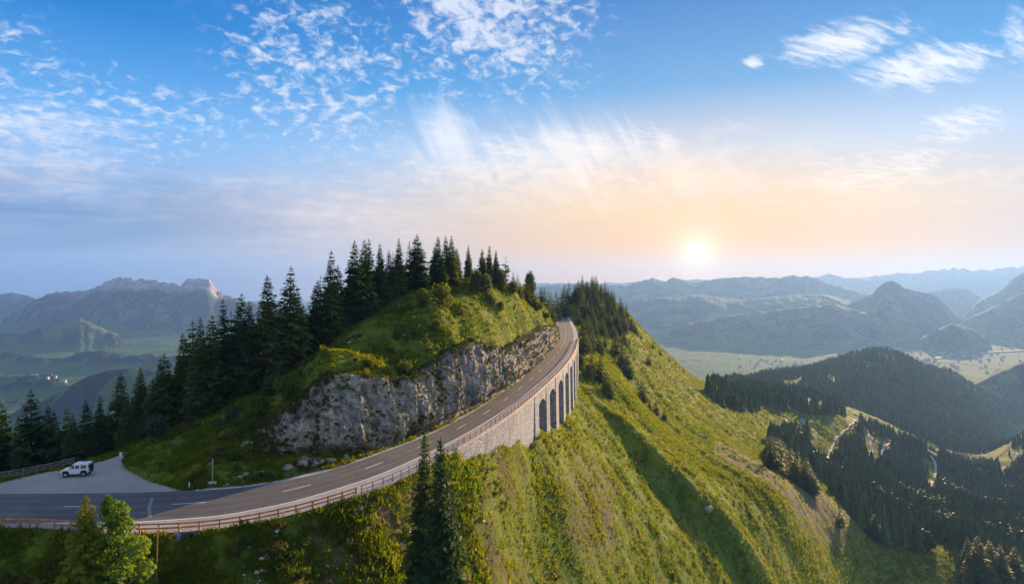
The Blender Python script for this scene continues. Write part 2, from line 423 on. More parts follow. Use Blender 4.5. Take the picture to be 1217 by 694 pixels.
def m_stone(t):
    p = pos(t); x, y, z = t.sep(p)
    v = t.vor(t.xyz(t.mul(x, 1.0), t.mul(y, 1.0), t.mul(z, 1.5)), 1.15, out=1)
    e = t.vor(t.xyz(t.mul(x, 1.0), t.mul(y, 1.0), t.mul(z, 1.5)), 1.15, 'DISTANCE_TO_EDGE')
    vs = t.sep(v)[0]
    c = t.mix(vs, (.22, .225, .25), (.37, .375, .385))
    c = t.mix(t.ss(t.noise(t.xyz(t.mul(x, .3), t.mul(y, .3), t.mul(z, .06)), 1.0, 4, .6), .5, .72), c, (.16, .155, .15))
    c = t.mix(t.ss(e, .06, .01), c, (.13, .125, .12))
    return bsdf(t, c, .9, .2, bump=t.ss(e, 0, .12), bstr=.6, bdist=.08)
mat('stone_masonry', m_stone)
def m_rock(t):
    p = pos(t); x, y, z = t.sep(p)
    st = t.xyz(t.mul(x, 1.0), t.mul(y, 1.0), t.mul(z, .22))
    a = t.noise(st, .55, 6, .68, .6); b = t.noise(p, .12, 4, .6); f = t.noise(p, 2.2, 6, .7)
    c = t.mix(t.ss(a, .35, .66), (.140, .128, .102), (.41, .355, .26))
    c = t.mix(t.mul(t.ss(b, .45, .68), .65), c, (.135, .138, .135))
    c = t.mix(t.mul(t.ss(t.noise(p, .35, 5, .6), .55, .72), .7), c, (.30, .21, .135))
    c = t.mix(t.mul(t.ss(f, .50, .70), .5), c, (.42, .39, .35))
    bd = t.noise(t.xyz(t.mul(x, .06), t.mul(y, .06), t.add(t.mul(z, 1.3), t.mul(x, .22))), 1.0, 4, .6, .5)
    c = t.mix(t.ss(bd, .56, .64, 0, .55), c, (.10, .088, .075))
    ck = t.noise(t.xyz(t.mul(x, 1.0), t.mul(y, 1.0), t.mul(z, .3)), .9, 5, .6, 1.2)
    c = t.mix(t.ss(t.m('ABSOLUTE', t.sub(ck, .5)), .016, .0, 0, .7), c, (.07, .068, .065))
    c = t.mix(t.mul(t.ss(t.noise(st, .4, 5, .65), .55, .66), .9), c, (.05, .07, .02))
    h = t.add(t.mul(a, 1.0), t.add(t.mul(f, .5), t.mul(t.ss(t.m('ABSOLUTE', t.sub(ck, .5)), 0, .05), .3)))
    return bsdf(t, c, .92, .2, bump=h, bstr=1.0, bdist=.35)
mat('cliff_rock', m_rock)
def m_boulder(t):
    o = objc(t); a = t.noise(o, 1.1, 6, .65); n = t.noise(o, 4, 4, .6)
    c = t.mix(t.ss(a, .3, .7), (.13, .12, .11), (.32, .285, .25))
    c = t.mix(t.mul(rnd(t), .5), c, (.40, .29, .21)); c = t.mix(t.ss(n, .62, .75), c, (.07, .08, .03))
    return bsdf(t, c, .92, .2, bump=a, bstr=.8, bdist=.2)
mat('boulder_rock', m_boulder)
def m_chip(t):
    r = rnd(t); return bsdf(t, t.mix(r, (.24, .235, .225), (.55, .54, .52)), .9, .2)
mat('pale_stone', m_chip)
def m_hill(t):
    p = pos(t); x, y, z = t.sep(p)
    big = t.noise(p, .022, 4, .55); mid = t.noise(p, .11, 5, .62); fin = t.noise(p, .9, 5, .7)
    c = t.mix(t.ss(t.add(t.mul(big, .55), t.mul(mid, .45)), .38, .64), (.058, .110, .009), (.135, .155, .012))
    c = t.mix(t.mul(t.ss(fin, .45, .72), .55), c, (.150, .150, .028))
    c = t.mix(t.mul(t.ss(t.noise(p, .28, 5, .65), .56, .70), .6), c, (.030, .055, .010))
    scr = attr(t, 'scrub')                       # scrubby ground with bare red-brown earth
    sn = t.noise(p, .10, 5, .65)
    c = t.mix(t.mul(scr, t.ss(sn, .46, .62)), c, (.085, .058, .034))
    c = t.mix(t.mul(scr, t.ss(t.noise(p, .33, 5, .7), .60, .70)), c, (.17, .115, .085))
    cow = t.m('FRACT', t.add(t.mul(z, .55), t.mul(t.noise(p, .045, 3, .5), 3.5)))
    c = t.mix(t.mul(t.mul(t.ss(t.m('ABSOLUTE', t.sub(cow, .5)), .10, .02), t.ss(t.noise(p, .03, 3, .5), .50, .62)), .75), c, (.095, .072, .045))
    dirt = attr(t, 'dirt')
    c = t.mix(t.mul(dirt, t.ss(t.noise(p, .06, 5, .65), .30, .62)), c, (.105, .078, .052))
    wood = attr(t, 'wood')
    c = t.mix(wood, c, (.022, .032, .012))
    h = t.add(t.mul(mid, 1.2), t.mul(fin, .45))
    a = bsdf(t, c, .95, .1, bump=h, bstr=.8, bdist=.9)
    # grass stands up from the ground and glows a little against low light
    return a
mat('hill_grass', m_hill)
def m_far(t):
    p = pos(t); x, y, z = t.sep(p)
    fl = t.xyz(x, y, 0.0)
    cell = t.vor(fl, .0042, out=1); cs = t.sep(cell)
    big = t.noise(fl, .0009, 5, .6); mid = t.noise(fl, .004, 6, .65); fin = t.noise(fl, .03, 4, .65)
    forest = t.mix(t.ss(fin, .3, .7), (.008, .024, .024), (.022, .042, .034))
    mead = t.mix(cs[0], (.050, .130, .030), (.085, .155, .040))
    mead = t.mix(t.mul(t.ss(cs[1], .72, .78), .7), mead, (.05, .085, .025))
    flat = attr(t, 'valley')
    pat = t.ss(t.add(mid, t.mul(big, .4)), .70, .76)                # clearings on wooded slopes
    c = t.mix(pat, forest, mead)
    val = t.mix(t.ss(t.add(t.mul(mid, .6), t.mul(t.noise(fl, .0022, 5, .65), .5)), .62, .66), mead, forest)
    c = t.mix(flat, c, val)
    rk = attr(t, 'rock')
    gl = t.noise(t.xyz(x, y, t.mul(z, .3)), .006, 6, .65, .8)
    c = t.mix(t.mul(t.ss(gl, .60, .68), t.sub(1.0, flat)), c, (.14, .125, .11))
    rc = t.mix(t.ss(t.noise(t.xyz(t.mul(x, 1), t.mul(y, 1), t.mul(z, .25)), .012, 6, .7), .35, .65), (.20, .185, .18), (.46, .42, .40))
    c = t.mix(rk, c, rc)
    return bsdf(t, c, .95, .1, bump=t.add(t.add(fin, t.mul(mid, 1.5)), t.mul(t.noise(p, .012, 6, .7), 1.2)), bstr=.8, bdist=30.0)
mat('far_land', m_far)
# ------------------------------------------------------------------ the road's edges in the place
def road_z(Y): return -30 + 3 * sstep(100, 260, Y)
def on_road(px, py, dz=0.0):
    Y = 100.0
    for _ in range(60): Y = .5 * Y + .5 * ((road_z(Y) + dz) * F / (HY - py))
    return np.array([(px - CX) / F * Y, Y, road_z(Y) + dz])
LPX = [(-160, 586.5), (-60, 586.5), (0, 586.5), (100, 586), (190, 584.5), (250, 581), (300, 577), (350, 568), (400, 556), (450, 538), (510, 516), (570, 484), (600, 463), (630, 437), (650, 419), (660, 406), (662.5, 397), (662, 386), (663, 377), (668, 367)]
RPX = [(-200, 622), (-60, 622), (0, 622), (60, 622.5), (120, 622.5), (170, 621), (260, 614.5), (300, 607), (350, 597), (400, 582), (450, 566), (500, 544), (550, 519), (600, 489), (640, 457), (663, 437), (677, 419), (683.5, 403), (683, 394), (678.5, 384), (673.5, 374), (672, 367)]
Lw = np.array([on_road(*p) for p in LPX]); Rw = np.array([on_road(*p) for p in RPX])
ext = np.array([70., 760., -30.])
Lw = np.vstack([Lw, ext + [-5, 0, 0], [95, 900, -38]]); Rw = np.vstack([Rw, ext + [5, 0, 0], [105, 900, -38]])
NS = 420
Rs = smooth_poly(Rw, 1200, 3); Ls = smooth_poly(Lw, 1200, 3)
# pair the edges: for each station on the right edge take the nearest point of the left one, then even the pairs out
def pair(Rs, Ls):
    idx = np.array([np.argmin(((Ls[:, :2] - r[:2]) ** 2).sum(1)) for r in Rs])
    idx = np.maximum.accumulate(idx).astype(float)
    k = np.ones(61) / 61; ip = np.pad(idx, 30, mode='edge')
    return np.convolve(ip, k, 'valid')
pi_ = pair(Rs, Ls)
Lp = np.stack([np.interp(pi_, np.arange(len(Ls)), Ls[:, k]) for k in range(3)], 1)
mid = (Lp + Rs) / 2
ss_ = arclen(mid); st = np.linspace(0, ss_[-1], NS)
RL = np.stack([np.interp(st, ss_, Lp[:, k]) for k in range(3)], 1)        # left edge of the asphalt, by station
RR = np.stack([np.interp(st, ss_, Rs[:, k]) for k in range(3)], 1)        # right edge
RC = (RL + RR) / 2
zs = np.where(RC[:, 1] < 620, road_z(RC[:, 1]), RC[:, 2]); RL[:, 2] = RR[:, 2] = RC[:, 2] = zs
def stretch(off, A, sgn):            # line parallel to an edge, off metres outside it
    n = nrm2(RC); out = A.copy(); out[:, :2] += sgn * n * np.asarray(off)[:, None]; return out
pxR = CX + F * RR[:, 0] / RR[:, 1]
first = np.maximum.accumulate(pxR)
soff = np.interp(RR[:, 1] * 0 + np.where(RR[:, 1] > 250, 700, first), [0, 60, 110, 150, 220, 300, 420, 480, 560, 640, 700], [1.2, 1.3, 2.2, 3.2, 4.0, 4.4, 4.2, 3.4, 2.6, 2.0, 1.5])
RO = stretch(soff, RR, 1)            # outer edge of the pale shoulder
RV = stretch(np.full(NS, .7), RL, -1)
tO = arclen(RO); pxO = CX + F * RO[:, 0] / RO[:, 1]
def t_at_px(p):                      # distance along the outer edge at which it passes a bearing
    i = np.argmax((pxO >= p)); return np.interp(p, [pxO[i - 1], pxO[i]], [tO[i - 1], tO[i]])
def O_at(t, off=0.0):
    """point on the outer edge at distance t, off metres outside"""
    t = np.atleast_1d(np.asarray(t, float)); nn = nrm2(RO)
    p = np.stack([np.interp(t, tO, RO[:, k]) for k in range(3)], 1)
    n = np.stack([np.interp(t, tO, nn[:, k]) for k in range(2)], 1); n /= np.linalg.norm(n, axis=1)[:, None]
    p[:, :2] += n * off; return p
T_RAIL, T_WALL, T_ARC = t_at_px(427), t_at_px(541), t_at_px(636)
i_far = int(np.argmin(np.abs(RO[:, 1] - 268))); T_ARC_END = tO[i_far]

# ------------------------------------------------------------------ terrain control points: column, row, distance
C = []
def c(*pts):
    for p in pts: C.append(P(*p))
def w(*pts):
    for p in pts: C.append(np.array(p, float))
for i in range(0, NS, 7):
    if RC[i, 1] > 640: break
    C.append(RL[i] + [0, 0, .15]); 
    if tO[i] < T_WALL: C.append(RO[i] + [0, 0, -.1]); C.append(RC[i])
def down(px, py0, Y0, rows, g):
    """ground that falls from (px, py0) towards the camera at slope g, sampled at picture rows"""
    z0 = (HY - py0) / F * Y0
    for py in rows:
        s1 = (HY - py) / F; Y1 = (z0 - g * Y0) / (s1 - g); C.append(P(px, py, Y1))
# embankment below the fence
for px in (-150, -50, 30, 110, 190, 270, 340, 400, 440):
    i = np.argmin(np.abs(pxO - px)); p = RO[i]; down(px, HY - F * p[2] / p[1], p[1], (660, 694, 760), .72)
WB = [(490, 566, 97.5), (515, 556, 104), (541, 549, 110.5), (566, 538, 121), (593, 526, 134), (615, 518, 147), (636, 513, 160), (653, 508.5, 180), (670, 496, 204), (682, 482, 232), (690, 470, 262)]
WB = [(px, py, float(O_at(t_at_px(px), .6)[0, 1]) if px < 675 else Y) for px, py, Y in WB]
for px, py, Y in WB: C.append(P(px, py, Y))
down(*WB[0], (610, 694, 780), .72); down(*WB[2], (600, 650, 694, 780), .66); down(*WB[4], (560, 600, 650, 694, 780), .66)
down(*WB[6], (545, 590, 640, 694, 780), .62)
c((700, 480, 255), (700, 520, 215), (700, 560, 187), (700, 610, 164), (700, 694, 140), (700, 790, 118))
c((760, 480, 372), (760, 520, 292), (760, 560, 243), (760, 610, 205), (760, 694, 172), (760, 790, 145))
c((850, 520, 420), (850, 560, 330), (850, 600, 272), (850, 645, 240), (850, 694, 215), (850, 790, 180))
c((950, 560, 520), (950, 600, 360), (950, 640, 318), (950, 694, 290), (950, 790, 235))
c((900, 540, 480), (870, 490, 640), (850, 470, 660), (900, 500, 720), (930, 505, 800), (960, 490, 950), (1000, 500, 985), (1000, 530, 860), (975, 545, 760))
c((1000, 560, 690), (1000, 590, 540), (1000, 620, 440), (1000, 694, 375), (1000, 790, 310))
c((1050, 600, 625), (1050, 640, 490), (1050, 694, 425), (1100, 640, 545), (1100, 665, 470), (1100, 694, 440), (1100, 790, 370))
c((1165, 660, 500), (1165, 694, 455), (1217, 640, 600), (1217, 694, 500), (1217, 790, 410), (1320, 694, 520), (1320, 600, 780))
c((1110, 575, 900), (1110, 545, 1060), (1150, 590, 1000), (1160, 560, 1250), (1180, 540, 1600), (1217, 600, 860), (1217, 560, 1000), (1217, 520, 1250), (1320, 520, 1100), (1320, 470, 1500))
c((1050, 520, 1120), (1050, 550, 960), (1050, 505, 1300))
c((870, 457, 1450), (900, 464, 1400), (930, 474, 1250), (960, 478, 1200), (1000, 486, 1200), (880, 470, 1050), (840, 462, 1200))
c((890, 454, 1900), (930, 449, 2050), (970, 438, 2200), (1005, 427, 2300), (1040, 419, 2350), (1075, 426, 2400), (1105, 440, 2450), (1130, 444, 2500), (1155, 462, 2500), (1180, 486, 2450), (1205, 520, 2350))
c((1000, 460, 1700), (1040, 470, 1750), (1040, 500, 1480), (1090, 480, 1850), (1090, 515, 1500), (1130, 490, 2000), (1150, 520, 1750), (1175, 520, 2050))
# silhouette of the ridge on the right and its far side
c((668, 366, 600), (690, 352, 545), (712, 360, 520), (730, 376, 510), (760, 402, 540), (790, 425, 585), (815, 444, 640), (835, 456, 720))
c((690, 400, 400), (705, 430, 330), (725, 430, 390), (740, 450, 370), (770, 436, 480), (800, 470, 470), (800, 520, 345), (820, 490, 470), (720, 400, 450), (745, 410, 470))
w((70, 760, -30), (100, 900, -38), (160, 760, -80), (100, 1400, -260), (60, 2000, -640), (250, 1100, -280), (300, 1700, -480), (420, 2600, -640), (800, 3000, -660), (1300, 3000, -660), (1900, 3000, -640), (2600, 3000, -640), (0, 3000, -680))
# cut slope, hill above it and the land behind it
c((200, 581, 89.5), (225, 570, 91), (255, 545, 96), (285, 530, 100), (215, 545, 99), (180, 545, 101), (250, 505, 109), (200, 512, 111), (165, 527, 109))
c((300, 498, 111.5), (330, 486, 112.5), (290, 470, 117))
CLB = [(288, 536, 98.5), (297, 532, 99.5), (320, 531, 101), (345, 528, 102.5), (376, 523, 104.5), (400, 525, 105), (436, 524, 109), (462, 518, 113.5), (493, 505, 120.5), (520, 493, 127.5), (543, 481.5, 135.5), (567, 470, 145), (590, 459, 157), (610, 447.5, 173), (630, 432.5, 201.5), (645, 419, 234), (655, 408, 270), (660, 400, 300)]
CLT = [(286, 528, 100.5), (297, 506, 106), (320, 495, 108), (340, 481, 109.5), (358, 466, 111), (376, 452, 112), (394, 440, 113), (436, 446, 117), (462, 450, 121), (493, 442, 128), (520, 422, 136), (543, 407, 145), (567, 408, 155), (590, 416, 166), (610, 405, 183), (630, 393, 211), (645, 387, 243), (655, 388, 278), (660, 396, 304)]
CLBw = np.array([P(*p) for p in CLB]); CLTw = np.array([P(*p) for p in CLT])
for p in CLBw[1:-1]: C.append(p + [0, .8, .1])
for p in CLTw[1:-1]: C.append(p + [0, -1.2, -.3])
c((340, 455, 119), (370, 425, 126), (400, 415, 125), (430, 420, 124), (400, 402, 136), (470, 420, 131), (470, 390, 140), (510, 400, 141), (540, 380, 154), (430, 385, 141), (460, 366, 149), (500, 348, 158), (530, 346, 165), (560, 341, 176), (570, 370, 166), (600, 344, 205), (600, 380, 180), (620, 355, 235), (625, 372, 214), (640, 366, 262), (650, 372, 300), (657, 375, 360), (664, 369, 480))
c((300, 470, 124), (320, 462, 130), (350, 446, 132), (380, 425, 138))
c((320, 490, 150), (350, 470, 152), (430, 425, 172), (500, 385, 195), (560, 365, 215), (600, 365, 245), (640, 385, 330), (655, 385, 500))
w((-35, 260, -44), (0, 420, -60), (30, 600, -60), (-70, 190, -52), (-20, 420, -95), (-100, 400, -170), (-60, 800, -330), (0, 800, -260), (-100, 2000, -640), (-600, 2000, -660), (-1300, 2000, -660), (-500, 900, -500), (-250, 500, -280), (-1000, 1000, -560), (-2000, 3000, -690), (-1000, 3000, -690))
c((-100, 575, 92), (0, 571, 91.5), (60, 558.5, 98), (120, 546, 104), (150, 540, 106.5), (-250, 580, 90), (-250, 622, 73))
c((-100, 600, 104), (0, 592, 108), (60, 582, 113), (110, 565, 118), (150, 545, 120), (200, 518, 121), (250, 498, 122))
c((0, 640, 130), (100, 620, 135), (180, 580, 138), (240, 540, 140), (-150, 660, 130), (0, 640, 180), (150, 620, 180), (250, 580, 180))
C = np.array(C)
# ------------------------------------------------------------------ thin plate through them, in bearing and log distance
def uv(X, Y): return X / Y, .75 * np.log(Y)
class TPS:
    def __init__(s, pts, lam=2e-5):
        u, v = uv(pts[:, 0], pts[:, 1]); s.p = np.stack([u, v], 1); n = len(pts)
        val = pts[:, 2] / pts[:, 1]
        K = s.k(((s.p[:, None] - s.p[None]) ** 2).sum(2)) + np.eye(n) * lam
        Q = np.c_[np.ones(n), s.p]; A = np.block([[K, Q], [Q.T, np.zeros((3, 3))]])
        s.w = np.linalg.solve(A, np.r_[val, 0, 0, 0])
    @staticmethod
    def k(r2): return .5 * r2 * np.log(r2 + 1e-12)
    def grid(s, us, vs):
        """values on a full grid, rows vs, columns us"""
        out = np.zeros((len(vs), len(us))); n = len(s.p)
        for i, v in enumerate(vs):
            r2 = (us[None] - s.p[:, :1]) ** 2 + (v - s.p[:, 1:]) ** 2
            out[i] = s.w[:n] @ s.k(r2) + s.w[n] + s.w[n + 1] * us + s.w[n + 2] * v
        return out
tps = TPS(C)
UMAX = 1.06
NU, NV1, NV2 = 900, 540, 330
US = np.linspace(-UMAX, UMAX, NU)
YN = np.r_[np.linspace(32, 62, 14, endpoint=False), np.exp(np.linspace(math.log(62), math.log(1450), NV1 - 14))]
YF = np.exp(np.linspace(math.log(1400), math.log(19000), NV2))
def band_info(X, Y):
    """nearest road station: index, signed offset from the left and the right edge (positive = outside)"""
    shp = X.shape; x = X.ravel(); y = Y.ravel(); idx = np.zeros(len(x), np.int64)
    Q = RC[:, :2]
    for a in range(0, len(x), 40000):
        d = (x[a:a + 40000, None] - Q[None, :, 0]) ** 2 + (y[a:a + 40000, None] - Q[None, :, 1]) ** 2
        idx[a:a + 40000] = d.argmin(1)
    n = nrm2(RC)[idx]
    off = (x - Q[idx, 0]) * n[:, 0] + (y - Q[idx, 1]) * n[:, 1]
    hw = np.linalg.norm(RR[idx, :2] - RL[idx, :2], axis=1) / 2
    return idx.reshape(shp), (-off - hw).reshape(shp), (off - hw).reshape(shp)
PARK = [on_road(px, py)[:2] for px, py in ((-250, 581), (-100, 579), (0, 573), (60, 560), (122, 547.5), (140, 541.5), (149, 539.5), (144, 548), (152, 558), (176, 571), (205, 580), (222, 583.5))]
PARK = [tuple(p) for p in PARK] + [tuple(RL[i, :2] + nrm2(RC)[i] * .6) for i in range(NS - 1, -1, -1) if RL[i, 1] < 100 and -125 < RL[i, 0] < -46.5]
def near_height(us, ys, vs):
    s = tps.grid(us, vs); Y = np.repeat(ys[:, None], len(us), 1); X = us[None] * Y
    Z = s * Y
    px = CX + F * us[None] + 0 * Y
    # relief: broad, tufty, and runnels that follow the fall of the right-hand slope
    idx = np.zeros(X.shape, int); dl = np.full(X.shape, 99.); dr = np.full(X.shape, 99.)
    nearb = ys < 700
    idx[nearb], dl[nearb], dr[nearb] = band_info(X[nearb], Y[nearb])
    dist = np.maximum(dl, dr)                                  # negative inside the road
    calm = sstep(.5, 7, dist)
    ca, sa = math.cos(R_(-64)), math.sin(R_(-64))              # fall line of the right slope
    al = X * ca + Y * sa; ac = -X * sa + Y * ca
    right = sstep(5, 30, X - (Y - 150) * .08) * sstep(1500, 700, Y)
    wob = fbm(al / 60, ac / 60, 3, 41) * 9
    def saw(t):                                                # steep on one side, long on the other
        f = t - np.floor(t); return np.where(f < .28, f / .28, 1 - (f - .28) / .72) - .5
    amp = sstep(0, 1, .45 + fbm(al / 120, ac / 70, 2, 47))
    run = saw((ac + wob) / 31.0) * 2.3 * amp + saw((ac + wob * 1.3 + 11) / 12.5) * .5
    g0 = P(699, 474, 262); g1 = P(850, 640, 243)
    gd = (g1 - g0)[:2]; gl = np.linalg.norm(gd); gd /= gl
    ga = (X - g0[0]) * gd[0] + (Y - g0[1]) * gd[1]; ge = (X - g0[0]) * -gd[1] + (Y - g0[1]) * gd[0] + 5 * np.sin(ga / 22)
    gz = sstep(-30, 20, ga) * sstep(gl + 80, gl + 10, ga)
    gully = gz * np.where(ge > 0, 9.0 * sstep(0, 15, ge) * np.exp(-np.maximum(ge - 15, 0) / 55), 1.5 * np.exp(np.minimum(ge, 0) / 20) - 1.5 * sstep(-60, 0, ge))
    rel = fbm(X / 38, Y / 38, 3, 5) * 1.6 + fbm(X / 9, Y / 9, 3, 9) * .75 + fbm(X / 2.6, Y / 2.6, 2, 13) * .22
    rel = rel * (1 + sstep(400, 1400, Y) * 2.5)
    wav = ridged(X / 90, Y / 90, 4, 61) * 9 * sstep(620, 1300, Y)
    Z = Z + calm * (rel + right * (run + gully)) + wav
    # the road bed and the car park are level
    zr = zs[idx]
    arc = (tO[idx] > T_WALL)
    onL = dl < 0; wl = 1 - sstep(.2, 3.0, np.maximum(dl, 0))
    wr = 1 - sstep(soff[idx], soff[idx] + 2.0, np.maximum(dr, 0))
    inside = (dl < 0) & (dr < 0)
    Zr = np.where(dr < 0, Z * (1 - wl) + (zr - .12) * wl, Z)
    Zl = np.where(dr >= 0, Zr * (1 - wr) + (zr - .12) * wr, Zr)
    Z = np.where(arc & (dl < 0) & (dr < soff[idx] + .2), np.minimum(Z, zr - .6), np.where(arc & (dr > 0), Z, np.where(nearb[:, None], Zl, Z)))
    m = in_poly(X, Y, PARK) & (Y < 130) & (X < -40)
    Z = np.where(m, -30.14, Z)
    return X, Y, Z, dl, dr
# ------------------------------------------------------------------ far land: ranges with crest, distance and floor
RANGES = [  # crest in picture columns and rows, distance, how rough, front slope
 ([(560, 341), (640, 336), (700, 336), (780, 334), (850, 331), (930, 328), (971, 328), (985, 325.5), (1010, 331), (1070, 324), (1120, 319), (1142, 317), (1160, 321), (1217, 316), (1320, 312)], 16500, .10, 1.6),
 ([(540, 344), (640, 340), (700, 335), (723, 338), (744, 339), (776, 330), (792, 334), (801, 329.5), (829, 336), (852, 331), (873, 329), (903, 329), (925, 330), (943, 326.5), (971, 330), (986, 337), (1019, 345), (1037, 350), (1080, 372)], 10500, .16, 2.6),
 ([(985, 372), (1020, 356), (1036, 350), (1045, 340), (1052, 335), (1059, 332.5), (1067, 336), (1076, 342), (1087, 345), (1110, 350), (1124, 362), (1140, 378), (1168, 402)], 7600, .12, 1.8),
 ([(1080, 352), (1110, 346), (1135, 341.5), (1150, 344), (1162, 350), (1175, 362)], 11000, .12, 1.8),
 ([(1130, 392), (1150, 372), (1160, 360), (1176, 351), (1190, 344), (1203, 331), (1217, 322), (1250, 314), (1340, 318)], 8600, .2, 1.7),
 ([(1120, 400), (1140, 386), (1160, 374), (1185, 362), (1217, 346), (1260, 338), (1340, 330)], 7000, .2, 1.7),
 ([(700, 362), (760, 356), (830, 350), (880, 356), (930, 352), (980, 350), (1010, 358), (1060, 368), (1100, 384), (1140, 402)], 8300, .26, 3.4),
 ([(820, 384), (880, 372), (940, 366), (990, 361), (1030, 372), (1060, 378), (1090, 386)], 6600, .26, 2.6),
 ([(1095, 404), (1112, 394), (1130, 385), (1148, 388), (1160, 396), (1170, 408)], 5600, .2, 1.6),
 ([(895, 420), (920, 416), (940, 416), (950, 420)], 5400, .15, 1.5),
 ([(1128, 470), (1150, 461), (1180, 446), (1217, 430), (1260, 420), (1340, 412)], 3000, .22, 1.7),
 ([(-200, 362), (-60, 353), (0, 349.5), (15, 347.5), (28, 350), (41, 354), (60, 366), (90, 380)], 10500, .14, 2.0),
 ([(-100, 398), (0, 384), (27, 367), (44, 355), (64, 347), (86, 345.6), (103, 346), (118, 337), (132, 332), (148, 327.6), (158, 331), (168, 331), (187, 333), (209, 334.5), (214, 338), (222, 331.5), (236, 330.5), (249, 332.5), (259, 344), (278, 353), (320, 364), (420, 382), (520, 395)], 8300, .20, 1.9),
 ([(-60, 408), (0, 398), (30, 398), (60, 388), (80, 381), (94, 377.5), (110, 385), (130, 396), (150, 408), (178, 424), (215, 442)], 5600, .24, 1.5),
 ([(50, 478), (70, 468), (103, 449), (128, 441), (160, 438.5), (190, 440), (240, 447), (300, 452), (420, 470)], 2500, .18, 1.5),
 ([(-200, 424), (-100, 428), (0, 424), (60, 430), (120, 421), (200, 427), (300, 420), (420, 432)], 4300, .3, 2.2),
 ([(-200, 404), (-100, 406), (40, 401), (100, 409), (160, 404), (230, 409), (300, 402), (420, 404)], 6300, .3, 2.4),
 ([(-200, 450), (-60, 444), (0, 445), (37, 447), (74, 456), (100, 466)], 3300, .25, 2.4),
]
FLOOR = -600.0
def far_height(us, ys):
    Y = np.repeat(ys[:, None], len(us), 1); X = us[None] * Y; px = CX + F * us
    Z = FLOOR + fbm(X / 900, Y / 900, 3, 71) * 14; rock = np.zeros_like(Z)
    r1 = ridged(X / 1500, Y / 1500, 6, 21, .55); r2 = fbm(X / 2600, Y / 2600, 3, 23); r3 = fbm(X / 120, Y / 120, 4, 27)
    for k, (cr, D, rough, fs) in enumerate(RANGES):
        a = np.array(cr, float)
        sc = np.interp(px, a[:, 0], a[:, 1], left=np.nan, right=np.nan)
        ex = np.where(px < a[0, 0], (a[0, 0] - px) / F * D, np.where(px > a[-1, 0], (px - a[-1, 0]) / F * D, 0))
        sc = np.where(np.isnan(sc), np.where(px < a[0, 0], a[0, 1], a[-1, 1]), sc)
        jag = fbm(px / 9 + k * 17, px * 0 + k, 3, 33) * ((3.0 if k == 12 else 1.6) if D > 5000 else .8)
        crest = (HY - sc + jag) / F * D * np.hypot(1, 0) - FLOOR
        crest = np.maximum(crest - ex * .45, 0)
        Dk = D + r2 * D * .06
        W = crest[None] * fs + 1
        t = (Dk - Y) / W
        tb = (Y - Dk) / (crest[None] * 1.5 + 1)
        prof = np.where(t >= 0, np.clip(1 - t, 0, 1) ** 1.25, np.clip(1 - tb, 0, 1))
        if k == 12:                                             # limestone wall under the summit plateau
            tw = t + .05 * ridged(X / 260, Y / 900, 3, 151) + .02 * r3
            kw = sstep(50, 75, px) * sstep(285, 262, px) * (.55 + .45 * sstep(110, 135, px)); kw = kw[None]
            wallp = np.where(tw < .13, 1 - np.clip(tw, 0, 1) / .13 * .27 * kw, (1 - .27 * kw) * np.clip(1 - (tw - .13) / .87, 0, 1) ** 1.1)
            prof = np.where(t > 0, np.minimum(prof * 0 + 1, wallp), prof)
            rock = np.maximum(rock, kw * sstep(.24, .15, tw + .05 * fbm(X / 160, Y / 160, 3, 155)) * (t > -.05))
        h = crest[None] * prof
        h = h * (1 + rough * (r1 - .1) * 1.7 * np.clip(1 - prof, 0, 1) ** .7 * (prof > 0)) + r3 * 16 * np.clip(prof * 4, 0, 1) * np.clip((1 - prof) * 3, .15, 1)
        if False:                                       # limestone wall under the summit plateau
            lo, hi = 120., 285.
            lift = sstep(-60, 40, h + FLOOR) * sstep(85, 130, np.where(k == 12, px, 0))[None] if k == 12 else 0
            up = h + FLOOR
            rr = sstep(.90, .965, prof + r3 * .02 + .04 * r1) * sstep(0, .25, 1.0 - np.abs(t) * 0)
            side = sstep(55, 75, px) * sstep(275, 250, px) if k == 12 else np.zeros_like(px)
            rock = np.maximum(rock, rr * side[None] * (prof > 0))
        if k in (4, 5): rock = np.maximum(rock, .5 * sstep(.75, .9, prof + r3 * .05))
        if k == 13: rock = np.maximum(rock, .9 * sstep(.2, .45, r3 + r1 * .3) * sstep(.35, .5, prof) * sstep(.9, .7, prof) * sstep(105, 125, px)[None])
        h = h + (ridged(X / 430, Y / 430, 5, 161 + k, .55) - .25) * min(105, 40 + D * .009) * np.clip(prof * 3, 0, 1) * np.clip((1 - prof) * 3, 0, 1)
        Z = np.maximum(Z, FLOOR + h)
    return X, Y, Z, rock

t_us, t_ys, t_vs = US, YN, .75 * np.log(YN)
NX, NY, NZ, NDL, NDR = near_height(US, YN, t_vs)
FX, FY, FZ, FROCK = far_height(US, YF)
# where the hillside runs on past the first sheet
FZN = tps.grid(US, .75 * np.log(np.minimum(YF, 3000))) * YF[:, None] + ridged(FX / 90, FY / 90, 4, 61) * 9
FZN = np.where(YF[:, None] > 3000, -9999, FZN)
FNEAR = FZN > FZ
FZ = np.where(FNEAR, FZN, FZ); FROCK = np.where(FNEAR, 0, FROCK)
NZ = np.maximum(NZ, np.where(NY > 900, FLOOR - 5, -9999))
def lookup(Zg, ys, X, Y):
    u = X / Y; i = np.clip((u + UMAX) / (2 * UMAX) * (NU - 1), 0, NU - 1.001)
    j = np.clip(np.interp(Y, ys, np.arange(len(ys))), 0, len(ys) - 1.001)
    i0 = i.astype(int); j0 = j.astype(int); fi = i - i0; fj = j - j0
    return (Zg[j0, i0] * (1 - fi) + Zg[j0, i0 + 1] * fi) * (1 - fj) + (Zg[j0 + 1, i0] * (1 - fi) + Zg[j0 + 1, i0 + 1] * fi) * fj
